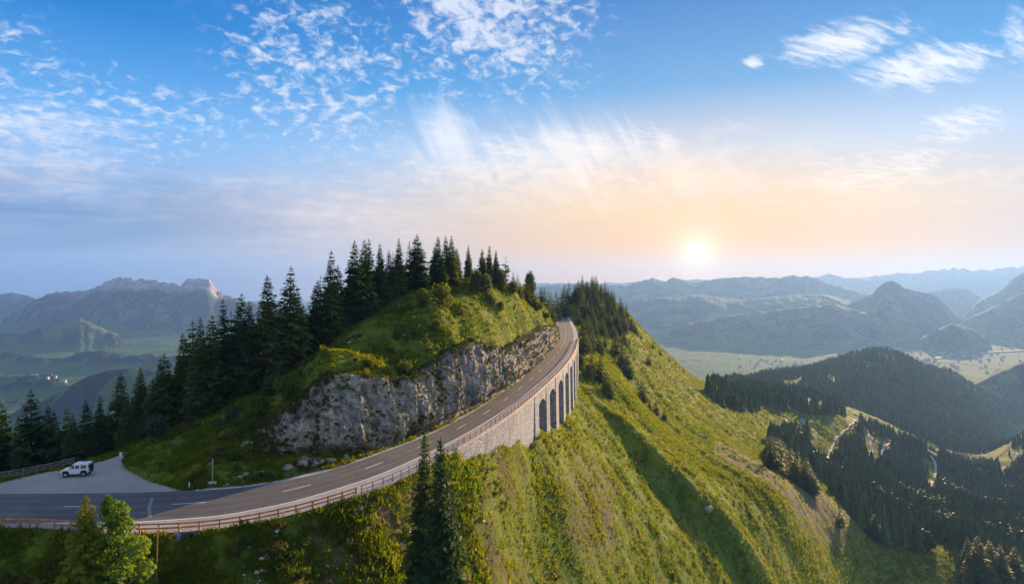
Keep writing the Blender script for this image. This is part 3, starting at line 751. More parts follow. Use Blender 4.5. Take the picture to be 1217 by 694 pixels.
def height(X, Y):
    X = np.asarray(X, float); Y = np.asarray(Y, float)
    a = lookup(NZ, YN, X, Y); b = lookup(FZ, YF, X, Y)
    return np.where(Y < 1420, a, b)
def hit(px, py, y0=45, y1=6000, step=.004):
    """the ground one sees at a picture position (first meeting of the line of sight with the land)"""
    Y = np.exp(np.arange(math.log(y0), math.log(y1), step)); X = (px - CX) / F * Y; L = (HY - py) / F * Y
    below = height(X, Y) >= L
    i = int(np.argmax(below)) if below.any() else len(Y) - 1
    return np.array([X[i], Y[i], float(height(X[i], Y[i]))])
def project(X, Y, Z): return CX + F * X / Y, HY - F * Z / Y

# cover: scrub and bare earth, worn earth, forest floor
npx, npy = project(NX, NY, NZ)
scrub = sstep(700, 560, npx + fbm(NX / 9, NY / 9, 3, 81) * 60) * sstep(0, 6, NDR) * (NY < 220) * sstep(230, 420, npx)
dirt = np.zeros_like(NZ)
for poly in ([(850, 520), (900, 545), (950, 570), (1000, 600), (1040, 620), (1040, 640), (980, 615), (930, 590), (880, 560), (845, 535)],
             [(930, 585), (1010, 610), (1010, 655), (960, 640)], [(690, 545), (735, 560), (735, 640), (700, 660), (655, 600)]):
    dirt = np.maximum(dirt, in_poly(npx, npy, poly) * 1.0)
k = np.ones(9) / 9
for ax in (0, 1): dirt = np.apply_along_axis(lambda a: np.convolve(a, k, 'same'), ax, dirt)
dirt = np.clip(dirt + sstep(3.0, .4, NDL) * (NDL > 0) * .8, 0, 1)
FOREST = [[(838, 470), (855, 455), (880, 452), (930, 458), (1005, 478), (1000, 492), (940, 486), (870, 487), (848, 480)],
          [(912, 524), (930, 515), (955, 510), (962, 522), (978, 552), (1000, 562), (1030, 582), (1100, 632), (1150, 642), (1150, 655), (1085, 652), (1040, 640), (1000, 600), (940, 568), (916, 556)],
          [(1015, 500), (1060, 512), (1110, 540), (1160, 552), (1190, 550), (1217, 520), (1330, 440), (1330, 720), (1152, 720), (1150, 645), (1085, 630), (1040, 600), (990, 560), (986, 545), (1002, 520)]]
def forested(X, Y, Z):
    a, b = project(X, Y, Z); f = np.zeros(np.shape(X), bool)
    a = a + 11 * fbm(X / 42, Y / 42, 3, 141); b = b - 2 + 5 * fbm(X / 42, Y / 42, 3, 145)
    for poly in FOREST: f |= in_poly(a, b, poly) & (Y > 380)
    f &= fbm(X / 55, Y / 55, 3, 241) > -.10
    mid = (Y > 1430) & (fbm(X / 130, Y / 130, 3, 243) > -.36) & (Y < 3000) & (a > 700) & (Z > -640) & ~in_poly(a, b, [(872, 470), (880, 452), (905, 458), (950, 446), (960, 452), (920, 470), (890, 480)])
    return f | mid
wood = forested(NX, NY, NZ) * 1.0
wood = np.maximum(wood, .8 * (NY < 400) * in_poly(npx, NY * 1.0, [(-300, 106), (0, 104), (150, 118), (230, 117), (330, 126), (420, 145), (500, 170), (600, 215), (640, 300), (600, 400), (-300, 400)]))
me = mesh_np('hillside', np.stack([NX, NY, NZ], 2).reshape(-1, 3), grid_faces(len(YN), NU), [MATS['hill_grass']])
for n_, a_ in (('scrub', scrub), ('dirt', dirt), ('wood', wood)): fattr(me, n_, a_)
tag(link('hillside', me), kind='structure')
valley = sstep(FLOOR + 60, FLOOR + 30, FZ)
fg = FNEAR & ~forested(FX, FY, FZ)
me = mesh_np('mountains', np.stack([FX, FY, FZ], 2).reshape(-1, 3), grid_faces(len(YF), NU), [MATS['far_land']])
fattr(me, 'valley', np.maximum(valley, fg * 1.0)); fattr(me, 'rock', FROCK)
tag(link('mountains', me), kind='structure')
# ------------------------------------------------------------------ road, markings, shoulder, car park
def ribbon(name, A, B, mt, dz=0.0, thick=0.0, nc=2, parent=None):
    rows = [A * (1 - f) + B * f for f in np.linspace(0, 1, nc)]
    V = np.stack(rows, 1).reshape(-1, 3) + [0, 0, dz]
    Fc = grid_faces(len(A), nc)
    if thick:
        n = len(A); V2 = V - [0, 0, thick]; o = len(V)
        f2 = Fc[:, ::-1] + o; i = np.arange(n - 1) * nc
        s1 = np.stack([i, i + o, i + o + nc, i + nc], 1); j = i + nc - 1
        s2 = np.stack([j, j + nc, j + nc + o, j + o], 1)
        V = np.vstack([V, V2]); Fc = np.vstack([Fc, f2, s1, s2])
    me = mesh_np(name, V, Fc, [mt], smooth=False)
    if not thick: fattr(me, 'across', np.tile(np.linspace(0, 1, nc), len(A)))
    return link(name, me, parent)
road = tag(ribbon('road', RL, RR, MATS['asphalt'], nc=14), kind='structure')
def inset(f): return RL * (1 - f) + RR * f
wid = np.linalg.norm(RR - RL, axis=1)
a_, b_ = inset(.0), inset(0)
near_i = RC[:, 1] < 600
sel = (RL[:, 0] > -47.5) & near_i                    # no line along the mouth of the car park
ribbon('edge_line', (RL + (RR - RL) * (.12 / wid)[:, None])[sel], (RL + (RR - RL) * (.34 / wid)[:, None])[sel], MATS['road_paint'], .006, parent=road)
ribbon('edge_line', (RL + (RR - RL) * (1 - .42 / wid)[:, None])[near_i], (RL + (RR - RL) * (1 - .10 / wid)[:, None])[near_i], MATS['road_paint'], .006, parent=road)
lfrac = np.interp(RC[:, 0], [-50, -20], [.47, .5])
tc_ = arclen(RC); t0 = 3.0
pxc = CX + F * RC[:, 0] / RC[:, 1]
ref = np.interp(204, pxc[:i_far], tc_[:i_far])       # one dash ends about here in the photograph
tt = ref - 14.2 * 12
while tt < tc_[-1] - 60:
    ts = np.linspace(tt, tt + 4.2, 6); pts = []
    for s_ in (-.085, .085):
        q = np.stack([np.interp(ts, tc_, (RL + (RR - RL) * (lfrac + s_ / wid)[:, None])[:, k]) for k in range(3)], 1); pts.append(q)
    if ts[0] > 0: ribbon('lane_dash', pts[0], pts[1], MATS['road_paint'], .006, parent=road)
    tt += 14.2
# tar joint across the carriageway
jx = np.interp(177, pxc[:i_far], np.arange(i_far)); j0 = int(jx)
jl, jr = on_road(180, 588), on_road(176.5, 618); jv = np.array([.22, .03, 0])
jj = [jl * (1 - f) + jr * f + [math.sin(f * 9) * .12, 0, 0] for f in np.linspace(.12, .9, 10)]
ribbon('tar_joint', np.array(jj) - jv, np.array(jj) + jv, mat('pale_tar', plain, c=(.19, .205, .225), rough=.6), .005, parent=road)
tag(ribbon('road_shoulder', RR, RO, MATS['pale_paving'], -.004, nc=4), kind='structure')
iv = (RL[:, 0] > -47) & (RC[:, 1] < 640)
tag(ribbon('road_verge', RV[iv], RL[iv], MATS['pale_paving'], -.006, nc=2), kind='structure')
bm = bmesh.new(); vs = [bm.verts.new((x, y, -30.02)) for x, y in PARK]; fc = bm.faces.new(vs)
bmesh.ops.triangulate(bm, faces=[fc]); bmesh.ops.recalc_face_normals(bm, faces=bm.faces)
if bm.faces[0].normal.z < 0: bmesh.ops.reverse_faces(bm, faces=bm.faces)
me = bpy.data.meshes.new('car_park'); bm.to_mesh(me); bm.free(); me.materials.append(MATS['gravel'])
tag(link('car_park', me), kind='structure')

# ------------------------------------------------------------------ retaining wall and arcade that carry the road
via = empty('viaduct', tuple(O_at(T_ARC)[0]), label='pale stone retaining wall and arched viaduct carrying the curving road', cat='viaduct')
def vlink(name, V, Fc, mt, smooth=False):
    o = link(name, mesh_np(name, np.asarray(V) - np.array(via.location), Fc, [mt], smooth), via); return o
def wall_strip(name, t0, t1, n, top, out_, dep, mt, foot=None):
    ts = np.linspace(t0, t1, n); a = O_at(ts, out_); b = O_at(ts, out_ - dep)
    lo = height(a[:, 0], a[:, 1]) - 1.6 if foot is None else a[:, 2] + foot
    z1 = a[:, 2] + top
    ring = [np.c_[a[:, :2], lo], np.c_[a[:, :2], z1], np.c_[b[:, :2], z1], np.c_[b[:, :2], lo]]
    V = np.stack(ring, 1).reshape(-1, 3); Fc = []
    for i in range(n - 1):
        for k in range(4): Fc.append((i * 4 + k, i * 4 + (k + 1) % 4, i * 4 + 4 + (k + 1) % 4, i * 4 + 4 + k))
    Fc.append((0, 3, 2, 1)); e = (n - 1) * 4; Fc.append((e, e + 1, e + 2, e + 3))
    return vlink(name, V, Fc, mt)
wall_strip('curb_wall', T_RAIL - 1, T_WALL - .05, 46, .10, .30, .45, MATS['concrete'])
wall_strip('retaining_wall', T_WALL, T_ARC - .05, 46, .0, .32, .8, MATS['stone_masonry'])
wall_strip('coping', T_WALL + .02, T_ARC_END + 22, 160, .34, .50, .50, MATS['concrete'], foot=-.12)
NB = 8; bay = (T_ARC_END - T_ARC) / NB
PW = .30                                             # pier width as a share of the bay
for b in range(NB):
    ta, tb = T_ARC + bay * (b + PW / 2), T_ARC + bay * (b + 1 - PW / 2)
    tm, r = (ta + tb) / 2, (tb - ta) / 2; n = 17
    th = np.linspace(math.pi, 0, n); ts = tm + r * np.cos(th)
    rise = r * .62
    zc = O_at([tm])[0, 2] - 2.8 - rise
    za = zc + rise * np.sin(th)
    f = O_at(ts, .32); bk = O_at(ts, -3.6)
    ztop = f[:, 2] - .13
    V = np.stack([np.c_[f[:, :2], ztop], np.c_[f[:, :2], za], np.c_[bk[:, :2], za], np.c_[bk[:, :2], ztop]], 1).reshape(-1, 3); Fc = []
    for i in range(n - 1):
        for k_ in range(3): Fc.append((i * 4 + k_, i * 4 + k_ + 1, i * 4 + 5 + k_, i * 4 + 4 + k_))
    vlink('arch', V, Fc, MATS['stone_masonry'])
for b in range(NB + 1):
    tp = T_ARC + bay * b; h_ = bay * PW / 2
    ts = np.array([tp - h_, tp + h_]) + (.0); a = O_at(ts, .42); bk = O_at(ts, -3.6)
    zt = a[:, 2] - .16; zb = np.minimum(height(a[:, 0], a[:, 1]), height(bk[:, 0], bk[:, 1])) - 3
    a2 = O_at(ts + np.array([-.15, .15]), .75)
    V = [(*a2[0, :2], zb[0]), (*a2[1, :2], zb[1]), (*a[1, :2], zt[1]), (*a[0, :2], zt[0]), (*bk[0, :2], zb[0]), (*bk[1, :2], zb[1]), (*bk[1, :2], zt[1]), (*bk[0, :2], zt[0])]
    vlink('pier', V, [(0, 1, 2, 3), (5, 4, 7, 6), (4, 0, 3, 7), (1, 5, 6, 2), (3, 2, 6, 7), (4, 5, 1, 0)], MATS['stone_masonry'])
# rough rock behind the arches
ts = np.linspace(T_ARC - 3, T_ARC_END + 6, 90); q = O_at(ts, -3.7); nz_ = 16; rows = []
for j in range(nz_):
    f = j / (nz_ - 1); n_ = fbm(ts / 2.2, ts * 0 + j * .6, 3, 91) * .9
    p = O_at(ts, -3.7); nn = O_at(ts, -2.7) - p; zz = q[:, 2] - .7 - f * 24
    rows.append(np.c_[p[:, :2] + nn[:, :2] * (n_[:, None] + f * 2.2 - 1.1), zz])
vlink('rock_backing', np.stack(rows, 0).reshape(-1, 3), grid_faces(nz_, 90), MATS['cliff_rock'], True)
wall_strip('end_wall', T_ARC_END + bay * PW / 2, T_ARC_END + 22, 14, -.13, .32, .8, MATS['stone_masonry'])

# ------------------------------------------------------------------ barriers
def run_of(A_fn, ts, lab, cat, name, mt_post, mt_rail, hts, post_w, post_h, rail_w, rail_h, mt_low=None, base=0.0):
    p = A_fn(ts); root = empty(name, tuple(p[0]), label=lab, cat=cat); L0 = np.array(root.location)
    me = MB().box((0, 0, post_h / 2 - .15), (post_w, post_w, post_h + .3)).mesh('post', mt_post)
    for i, q in enumerate(p):
        o = link('post', me, root, tuple(q - L0 + [0, 0, base]))
        a = p[min(i + 1, len(p) - 1)] - p[max(i - 1, 0)]; o.rotation_euler = (0, 0, math.atan2(a[1], a[0]))
    for k_, h in enumerate(hts):
        for a, b in zip(p[:-1], p[1:]):
            d = (b - a); nn = np.array([d[1], -d[0], 0]) / max(1e-6, np.hypot(d[0], d[1])) * -(post_w / 2 + rail_w / 2 + .003)
            z = np.array([0, 0, h + base])
            MB().bar(a - L0 + z + nn, b - L0 + z + nn, rail_w, rail_h).build('rail', mt_low if (mt_low and k_ == 0) else mt_rail, root)
    return root
tf0 = max(2.0, t_at_px(-45)); nf = int((T_RAIL - tf0) / 2.15)
def fence_line(ts): q = O_at(ts, -.25); return q
run_of(fence_line, np.linspace(tf0, T_RAIL - .4, nf), 'orange brown timber rail fence along the outer road edge', 'fence', 'timber_fence', MATS['orange_wood'], MATS['orange_wood'], (.42, .92), .17, 1.12, .09, .20)
r1 = np.arange(T_RAIL + .3, T_WALL - .5, 2.05)
run_of(lambda ts: O_at(ts, .08), r1, 'dark steel railing on the low concrete wall before the viaduct', 'railing', 'steel_railing', MATS['brown_steel'], MATS['brown_steel'], (.5, 1.08), .10, 1.15, .06, .09, base=.10)
r2 = np.arange(T_WALL + .6, T_ARC_END + 18, 2.6)
run_of(lambda ts: O_at(ts, .25), r2, 'brown railing along the top of the stone viaduct', 'railing', 'steel_railing', MATS['brown_steel'], MATS['orange_wood'], (.45, .95), .10, 1.02, .06, .12, base=.34)
# fence behind the car park
fb = smooth_poly([on_road(px, py, .0) for px, py in ((-130, 581), (-60, 577), (0, 568.5), (30, 563.5), (60, 557.5), (99, 547.5))], 300, 2)
fb[:, 2] = np.maximum(height(fb[:, 0], fb[:, 1]), -30.1); tb_ = arclen(fb)
def back_line(ts): return np.stack([np.interp(ts, tb_, fb[:, k]) for k in range(3)], 1)
run_of(back_line, np.arange(0, tb_[-1], 1.75), 'grey weathered wooden fence at the far edge of the car park', 'fence', 'wooden_fence', MATS['weathered_wood'], MATS['weathered_wood'], (.30, .64, .98), .13, 1.08, .06, .13)

# ------------------------------------------------------------------ cliff
nu, nv = 420, 90
cb = np.array([P(*p) for p in CLB]); ct = np.array([P(*p) for p in CLT])
su = np.linspace(0, 1, nu); cpx = np.interp(su, np.linspace(0, 1, len(CLB)), [p[0] for p in CLB])
bx = np.stack([np.interp(cpx, [p[0] for p in CLB], cb[:, k]) for k in range(3)], 1); tx = np.stack([np.interp(cpx, [p[0] for p in CLT], ct[:, k]) for k in range(3)], 1)
kk = np.ones(11) / 11
for A_ in (bx, tx):
    for k_ in range(3): A_[:, k_] = np.convolve(np.pad(A_[:, k_], 5, mode='edge'), kk, 'valid')
vv = np.linspace(-.14, 1.16, nv)
al = arclen(bx)
V = np.zeros((nv, nu, 3)); nn = nrm2(bx)                       # towards the road
for j, f in enumerate(vv):
    g = np.clip(f, 0, 1); q = bx * (1 - g) + tx * g
    q[:, :2] += nn * (.9 * max(0.0, math.sin(math.pi * g)) ** .6 + .2)
    if f < 0: q[:, 2] += f * 12; q[:, :2] += nn * (-f * 4)
    if f > 1: q[:, :2] -= nn * ((f - 1) * 22); q[:, 2] -= (f - 1) * 6
    V[j] = q
zz = V[:, :, 2]; aa = np.repeat(al[None], nv, 0)
def blocks(x, y, seed):                                              # flat-faced blocks of uneven depth
    jx = x + .35 * perlin(x * 1.3, y * 1.3, seed); jy = y + .35 * perlin(x * 1.1 + 9, y * 1.1, seed + 1)
    i, j = np.floor(jx).astype(int), np.floor(jy + .5 * (np.floor(jx).astype(int) % 2)).astype(int)
    return ((_perm[(_perm[(i + seed) & 4095] + j) & 4095]) / 4096.0)
lean = aa + zz * .35
disp = (ridged(lean / 6.5, zz / 17, 4, 101, .55) - .1) * 2.0 + (ridged(lean / 2.2, zz / 9, 3, 103, .6) - .1) * .8 + blocks(lean / 1.7, zz / 5.5, 5) * .45 + blocks(lean / .8, zz / 2.2, 9) * .2 + np.abs(((zz * .42 + aa * .09 + .5 * fbm(aa / 7, zz / 7, 2, 119)) % 1.0) - .3) * .45 + fbm(aa / .8, zz / .8, 3, 107) * .16 + fbm(aa / 14, zz / 12, 2, 111) * 1.3
env = sstep(0, .03, su) * sstep(1, .97, su)
fade = env[None] * (.25 + .75 * sstep(-.14, .05, vv) * sstep(1.16, .98, vv))[:, None]
V[:, :, :2] += nn[None] * (disp * fade)[..., None]
V[:, :, 2] += (fbm(aa / 3, zz / 3, 3, 113) * .35) * fade
sink = (1 - env)[None, :, None] * np.array([0, 0, -2.5]); V += sink
CLIFF = V
me = mesh_np('cliff', V.reshape(-1, 3), grid_faces(nv, nu), [MATS['cliff_rock']], smooth=False)
tag(link('cliff', me), kind='structure')

# boulders at the foot of the cliff and loose on the slopes
def rock_mesh(name, seed, mt, n=2, flat=1.0):
    bm = bmesh.new(); bmesh.ops.create_icosphere(bm, subdivisions=n, radius=1)
    r = random.Random(seed); planes = [(Vector((r.gauss(0, 1), r.gauss(0, 1), r.gauss(0, 1))).normalized(), r.uniform(.45, .85)) for _ in range(9)]
    for v in bm.verts:
        for d, h in planes:
            k_ = v.co.dot(d)
            if k_ > h: v.co -= d * (k_ - h)
        v.co *= 1 + r.uniform(-.05, .05); v.co.z *= flat
    me = bpy.data.meshes.new(name); bm.to_mesh(me); bm.free(); me.materials.append(mt); return me
ROCKS = [rock_mesh('boulder', i, MATS['boulder_rock'], 3, .8) for i in range(5)]
BO = [(420, 531, 15, 18, 'tall pinkish boulder beside the bend at the end of the ledge'), (411, 546, 10, 10, 'small round boulder right at the road edge by the tall one'),
      (392, 549, 16, 8, 'low block of the rock ledge nearest the round boulder'), (376, 551, 18, 10, 'long grey slab in the middle of the roadside ledge'), (358, 553, 15, 11, 'pale block stepping down along the roadside ledge'),
      (342, 556, 16, 7, 'thin flat slab near the lower end of the roadside ledge'), (364, 545, 26, 5, 'flat light bedding plane topping the roadside ledge'), (308, 563, 12, 6, 'slanted pale slab lying in grass above the road'),
      (293, 566, 9, 6, 'little pointed stone lying in the grass above the road'), (285, 569, 7, 6, 'smallest grey stone near the white post base'), (290, 530, 10, 6, 'ochre rock sticking out of grass below the cliff end'), (272, 529, 9, 6, 'brown stone in the grassy bank left of the cliff'),
      (842, 609, 20, 13, 'dark rock outcrop alone on the sunlit grass slope')]
BO[-1] = (842, 607, 13, 9, BO[-1][4])
for i, (px, py, wpx, hpx, lb) in enumerate(BO):
    p = hit(px, py, 60); s_ = p[1] / F
    o = link('boulder', ROCKS[i % 5], None, tuple(p + [0, 0, hpx * s_ * .10])); o.scale = (wpx * s_ * .58, wpx * s_ * .5, hpx * s_ * .62); o.rotation_euler = (0, 0, i * 1.3 + .4)
    tag(o, lb, 'rock', 'boulders by the road and on the slope')

# ------------------------------------------------------------------ off-road car
def build_car():
    p = hit(91.5, 566.5, 60); p[2] = -30.02
    root = empty('parked_car', tuple(p), R_(180 + 9), 'white boxy off-road car parked on the gravel car park', 'car')
    Wd = 1.76                                         # +x is forwards
    body = MB().prism([(-1.95, .62), (-1.95, 1.22), (.62, 1.22), (.70, 1.20), (1.78, 1.13), (1.93, 1.06), (1.95, .60), (1.66, .58), (1.56, .86), (1.34, .96), (1.02, .96), (.80, .84), (.70, .50), (-.86, .50), (-.96, .84), (-1.18, .96), (-1.50, .96), (-1.72, .84), (-1.80, .58)], -Wd / 2, Wd / 2)
    body.build('body', MATS['car_paint'], root, bevel=.02)
    cab = MB()
    v = [(-1.93, -.86, 1.222), (.60, -.86, 1.222), (.60, .86, 1.222), (-1.93, .86, 1.222), (-1.86, -.76, 1.90), (.22, -.76, 1.90), (.22, .76, 1.90), (-1.86, .76, 1.90)]
    cab.raw(v, [(3, 2, 1, 0), (4, 5, 6, 7), (0, 1, 5, 4), (1, 2, 6, 5), (2, 3, 7, 6), (3, 0, 4, 7)]); cab.build('cabin', MATS['car_paint'], root, bevel=.03)
    MB().box((-.83, 0, 1.95), (2.12, 1.52, .09)).build('roof', MATS['white_paint'], root, bevel=.03)
    MB().box((-.9, -.45, 2.01), (.55, .36, .035)).build('roof_hatch', MATS['car_glass'], root)
    def pane(x0, x1, y, z0, z1, dx0=0, dx1=0):
        s_ = 1 if y > 0 else -1
        q = lambda x, z, o: (x, s_ * (.86 - .147 * (z - 1.222) + o), z)
        a = [q(x0, z0, .012), q(x1, z0, .012), q(x1 + dx1, z1, .012), q(x0 + dx0, z1, .012)]; b = [q(x0, z0, -.02), q(x1, z0, -.02), q(x1 + dx1, z1, -.02), q(x0 + dx0, z1, -.02)]
        return MB().raw(a + b, [(0, 1, 2, 3), (7, 6, 5, 4), (0, 4, 5, 1), (1, 5, 6, 2), (2, 6, 7, 3), (3, 7, 4, 0)])
    for y in (-1, 1):
        for x0, x1, d in ((-.02, .46, -.18), (-.72, -.14, 0), (-1.72, -.90, 0)):
            pane(x0, x1, y, 1.30, 1.78, 0, d).build('side_window', MATS['car_glass'], root)
        door = MB().box((.02, y * (.882), .90), (.78, .02, .62)); door.build('door', MATS['car_paint'], root, bevel=.008)
        MB().box((-.28, y * .90, 1.10), (.14, .02, .04)).build('door_handle', MATS['black_plastic'], root)
        for xc in (1.18, -1.34):
            MB().bar((xc, y * .60, .40), (xc, y * .88, .40), .40, n=24).build('wheel', MATS['rubber'], root, smooth=False, bevel=.03)
            MB().bar((xc, y * .87, .40), (xc, y * .895, .40), .22, n=16, r2=.19).build('rim', MATS['rim_metal'], root)
            MB().prism([(xc - .50, .60), (xc - .44, .90), (xc - .24, 1.02), (xc + .24, 1.02), (xc + .44, .90), (xc + .50, .60), (xc + .44, .60), (xc + .38, .86), (xc + .2, .96), (xc - .2, .96), (xc - .38, .86), (xc - .44, .60)], y * .88, y * .96).build('wheel_arch', MATS['black_plastic'], root)
        MB().bar((1.93, y * .60, .90), (1.975, y * .60, .90), .11, n=14).build('headlight', MATS['lamp_glass'], root)
        MB().bar((1.93, y * .78, .90), (1.965, y * .78, .90), .05, n=10).build('turn_signal', MATS['amber_glass'], root)
        MB().bar((-1.94, y * .76, .95), (-1.98, y * .76, .95), .06, n=10).build('tail_light', MATS['red_glass'], root)
        m_ = MB().bar((.52, y * .86, 1.32), (.55, y * 1.02, 1.34), .03); m_.box((.55, y * 1.04, 1.40), (.05, .12, .22)); m_.build('mirror', MATS['black_plastic'], root)
        MB().box((-.1, y * .90, .46), (1.5, .12, .05)).build('side_step', MATS['black_plastic'], root)
    v = [(.605, -.74, 1.28), (.605, .74, 1.28), (.275, .68, 1.82), (.275, -.68, 1.82)]; v2 = [(x + .018, y, z + .012) for x, y, z in v]
    MB().raw(v + v2, [(3, 2, 1, 0), (4, 5, 6, 7), (0, 1, 5, 4), (1, 2, 6, 5), (2, 3, 7, 6), (3, 0, 4, 7)]).build('windscreen', MATS['car_glass'], root)
    MB().box((1.955, 0, .88), (.03, .78, .28)).build('grille', MATS['black_plastic'], root)
    MB().box((2.03, 0, .58), (.14, 1.72, .17)).build('front_bumper', MATS['black_plastic'], root, bevel=.02)
    MB().box((-2.0, 0, .58), (.12, 1.66, .14)).build('rear_bumper', MATS['black_plastic'], root, bevel=.02)
    MB().box((-1.93, 0, 1.53), (.06, 1.2, .4)).build('rear_window', MATS['car_glass'], root)
    MB().bar((-1.96, .10, 1.12), (-2.22, .10, 1.12), .39, n=24).build('spare_wheel', MATS['rubber'], root, bevel=.03)
    l = MB()
    for y in (.55, .80): l.bar((-2.02, -y, .8), (-2.0, -y, 2.02), .04)
    for z in (1.0, 1.3, 1.6, 1.9): l.bar((-2.01, -.55, z), (-2.01, -.80, z), .03)
    l.build('rear_ladder', MATS['black_plastic'], root)
    MB().box((.1, 0, .47), (3.3, .9, .16)).build('chassis', MATS['black_plastic'], root)
build_car()

# ------------------------------------------------------------------ posts, signs, pole and the black bundle
def ground_at(px, py, lo=50):
    p = hit(px, py, lo); return p
def info_post(px, py, hpx, lab, top):
    p = ground_at(px, py); h = hpx * p[1] / F
    r = empty('information_post', tuple(p), .3, lab, 'post', 'posts round the car park')
    MB().box((0, 0, .1), (.85, .6, .2)).build('foot', MATS['concrete'], r, bevel=.03)
    MB().box((0, 0, h * .5), (.26, .20, h)).build('shaft', MATS['white_paint'], r, bevel=.02)
    MB().box((0, 0, h - .18), (.42, .26, .42)).build('head', MATS[top], r, bevel=.02)
info_post(66.5, 559, 15.5, 'thick white post by the wooden fence left of the car', 'white_paint')
info_post(79.3, 553, 12, 'thinner post with a blue head behind the car bonnet', 'blue_plastic')
info_post(91, 549, 9.5, 'post almost hidden behind the car roof', 'galvanised')
info_post(143.5, 545.5, 7.5, 'short white post at the far corner of the gravel', 'white_paint')
p = ground_at(151, 543); r = empty('barrier_board', tuple(p), .5, 'low reddish board standing in the far corner of the car park', 'barrier')
MB().box((0, 0, .55), (1.7, .06, .5)).build('board', MATS['red_marker'], r)
for s_ in (-.7, .7): MB().box((s_, .06, .35), (.09, .06, .9)).build('leg', MATS['weathered_wood'], r)
def delineator(px, py, lab, hpx=10):
    p = ground_at(px, py); h = max(.9, min(1.5, hpx * p[1] / F)); r = empty('roadside_delineator', tuple(p), .2, lab, 'road post', 'white posts along the inner road edge')
    MB().box((0, 0, h * .42), (.16, .12, h * .86), taper=.9).build('shaft', MATS['white_paint'], r)
    MB().box((0, 0, h * .92), (.145, .11, h * .13)).build('black_band', MATS['black_plastic'], r)
    MB().box((0, -.07, h * .91), (.07, .01, h * .09)).build('reflector', MATS['amber_glass'], r)
delineator(225, 582, 'white road post at the corner of the car park entrance', 10); delineator(480, 527, 'white road post below the cliff on the bend', 8)
delineator(567, 484, 'white road post below the cliff where the road straightens', 6)
p = ground_at(252.5, 574.5); h = 29.5 * p[1] / F; r = empty('marker_pole', tuple(p), .1, 'thin pale pole on a white base in the grass', 'pole')
MB().box((0, 0, .12), (1.15, .45, .24)).build('base', MATS['white_paint'], r, bevel=.03); MB().bar((0, 0, .2), (0, 0, h), .065, n=8).build('shaft', MATS['galvanised'], r)
p = hit(185, 697, 45); d_ = p[1]; top = (HY - 629) / F * d_
r = empty('wooden_pole', tuple(p), 0, 'tall slightly leaning brown wooden pole in front of the fence', 'pole')
MB().bar((0, 0, -.5), (.22, 0, top - p[2]), .10, n=8, r2=.075).build('shaft', MATS['pole_wood'], r); MB().bar((.22, 0, top - p[2]), (.222, 0, top - p[2] + .05), .085, n=8, r2=.06).build('cap', MATS['galvanised'], r)
p = hit(179, 690, 45); r = empty('notice_sign', tuple(p), -.35, 'small tilted white and blue board beside the wooden pole', 'sign')
MB().box((0, 0, .35), (.34, .24, .9)).build('stand', MATS['white_paint'], r, bevel=.02)
bd = MB().box((0, -.14, 0), (.95, .05, .55)).build('board', MATS['white_paint'], r); bd.location = (0, 0, 1.02); bd.rotation_euler = (R_(-18), R_(-16), 0)
fb_ = MB().box((0, -.17, 0), (.72, .012, .34)).build('face', MATS['sign_blue'], bd)
p = ground_at(221, 642); r = empty('covered_bundle', tuple(p), .2, 'black covered bundle with a blue drum lying below the fence', 'bundle')
for k_, (x, y, z, s_) in enumerate(((-.1, 0, .32, .46), (.5, .1, .36, .5), (1.0, 0, .30, .42))):
    o = link('bag', rock_mesh('bag', 40 + k_, MATS['black_tarp'], 3, .8), r, (x, y, z)); o.scale = (s_, s_ * .9, s_)
MB().bar((-.75, -.05, .05), (-.72, -.05, .6), .24, n=14, r2=.22).build('drum', MATS['blue_plastic'], r, bevel=.02)
# ------------------------------------------------------------------ mountain huts
def hut(px, py, wpx, lab, wallm, roofm, rz, long=1.4, storeys=1):
    p = hit(px, py, 200); s_ = wpx * p[1] / F; Wd, Ln, hh = s_ / 1.5, s_ / 1.5 * long, s_ * .36 * (1 + .4 * (storeys - 1)); r = empty('mountain_hut', tuple(p - [0, 0, .5]), rz, lab, 'house', 'huts on the mountain pastures')
    b = MB().box((0, 0, hh / 2 + .2), (Wd, Ln, hh + .4))
    b.raw([(-Wd / 2, -Ln / 2, hh + .4), (Wd / 2, -Ln / 2, hh + .4), (0, -Ln / 2, hh + .4 + Wd * .36), (-Wd / 2, Ln / 2, hh + .4), (Wd / 2, Ln / 2, hh + .4), (0, Ln / 2, hh + .4 + Wd * .36)], [(0, 1, 2), (5, 4, 3), (0, 2, 5, 3), (1, 4, 5, 2)])
    b.build('wall', MATS[wallm], r)
    e = Wd * .12; rf = MB(); zr = hh + .42 + Wd * .36
    for s2 in (-1, 1):
        q = [(0, -Ln / 2 - e, zr), (0, Ln / 2 + e, zr), (s2 * (Wd / 2 + e), Ln / 2 + e, hh + .42 - e * .72), (s2 * (Wd / 2 + e), -Ln / 2 - e, hh + .42 - e * .72)]
        rf.raw(q + [(x, y, z + .25) for x, y, z in q], [(0, 1, 2, 3), (7, 6, 5, 4), (0, 4, 5, 1), (1, 5, 6, 2), (2, 6, 7, 3), (3, 7, 4, 0)])
    ro = rf.build('roof', MATS[roofm], r)
    MB().box((Wd * .2, Ln * .2, zr + .2), (.9, .9, 1.8)).build('chimney', MATS['house_plaster'], ro)
    for k_ in range(3): MB().box((Wd * (-.3 + .3 * k_), -Ln / 2 - .03, hh * .6), (Wd * .13, .1, hh * .3)).build('window', MATS['car_glass'], r)
    MB().box((Wd * .02, -Ln / 2 - .04, hh * .2 + .3), (Wd * .12, .12, hh * .46)).build('door', MATS['bark'], r)
hut(932.5, 502, 7, 'wooden hut glowing orange on the sunny pasture', 'house_wood', 'roof_red', -.5)
hut(954.5, 503, 7, 'hut with a blue grey roof beside the farm track', 'house_plaster', 'roof_slate', .9)
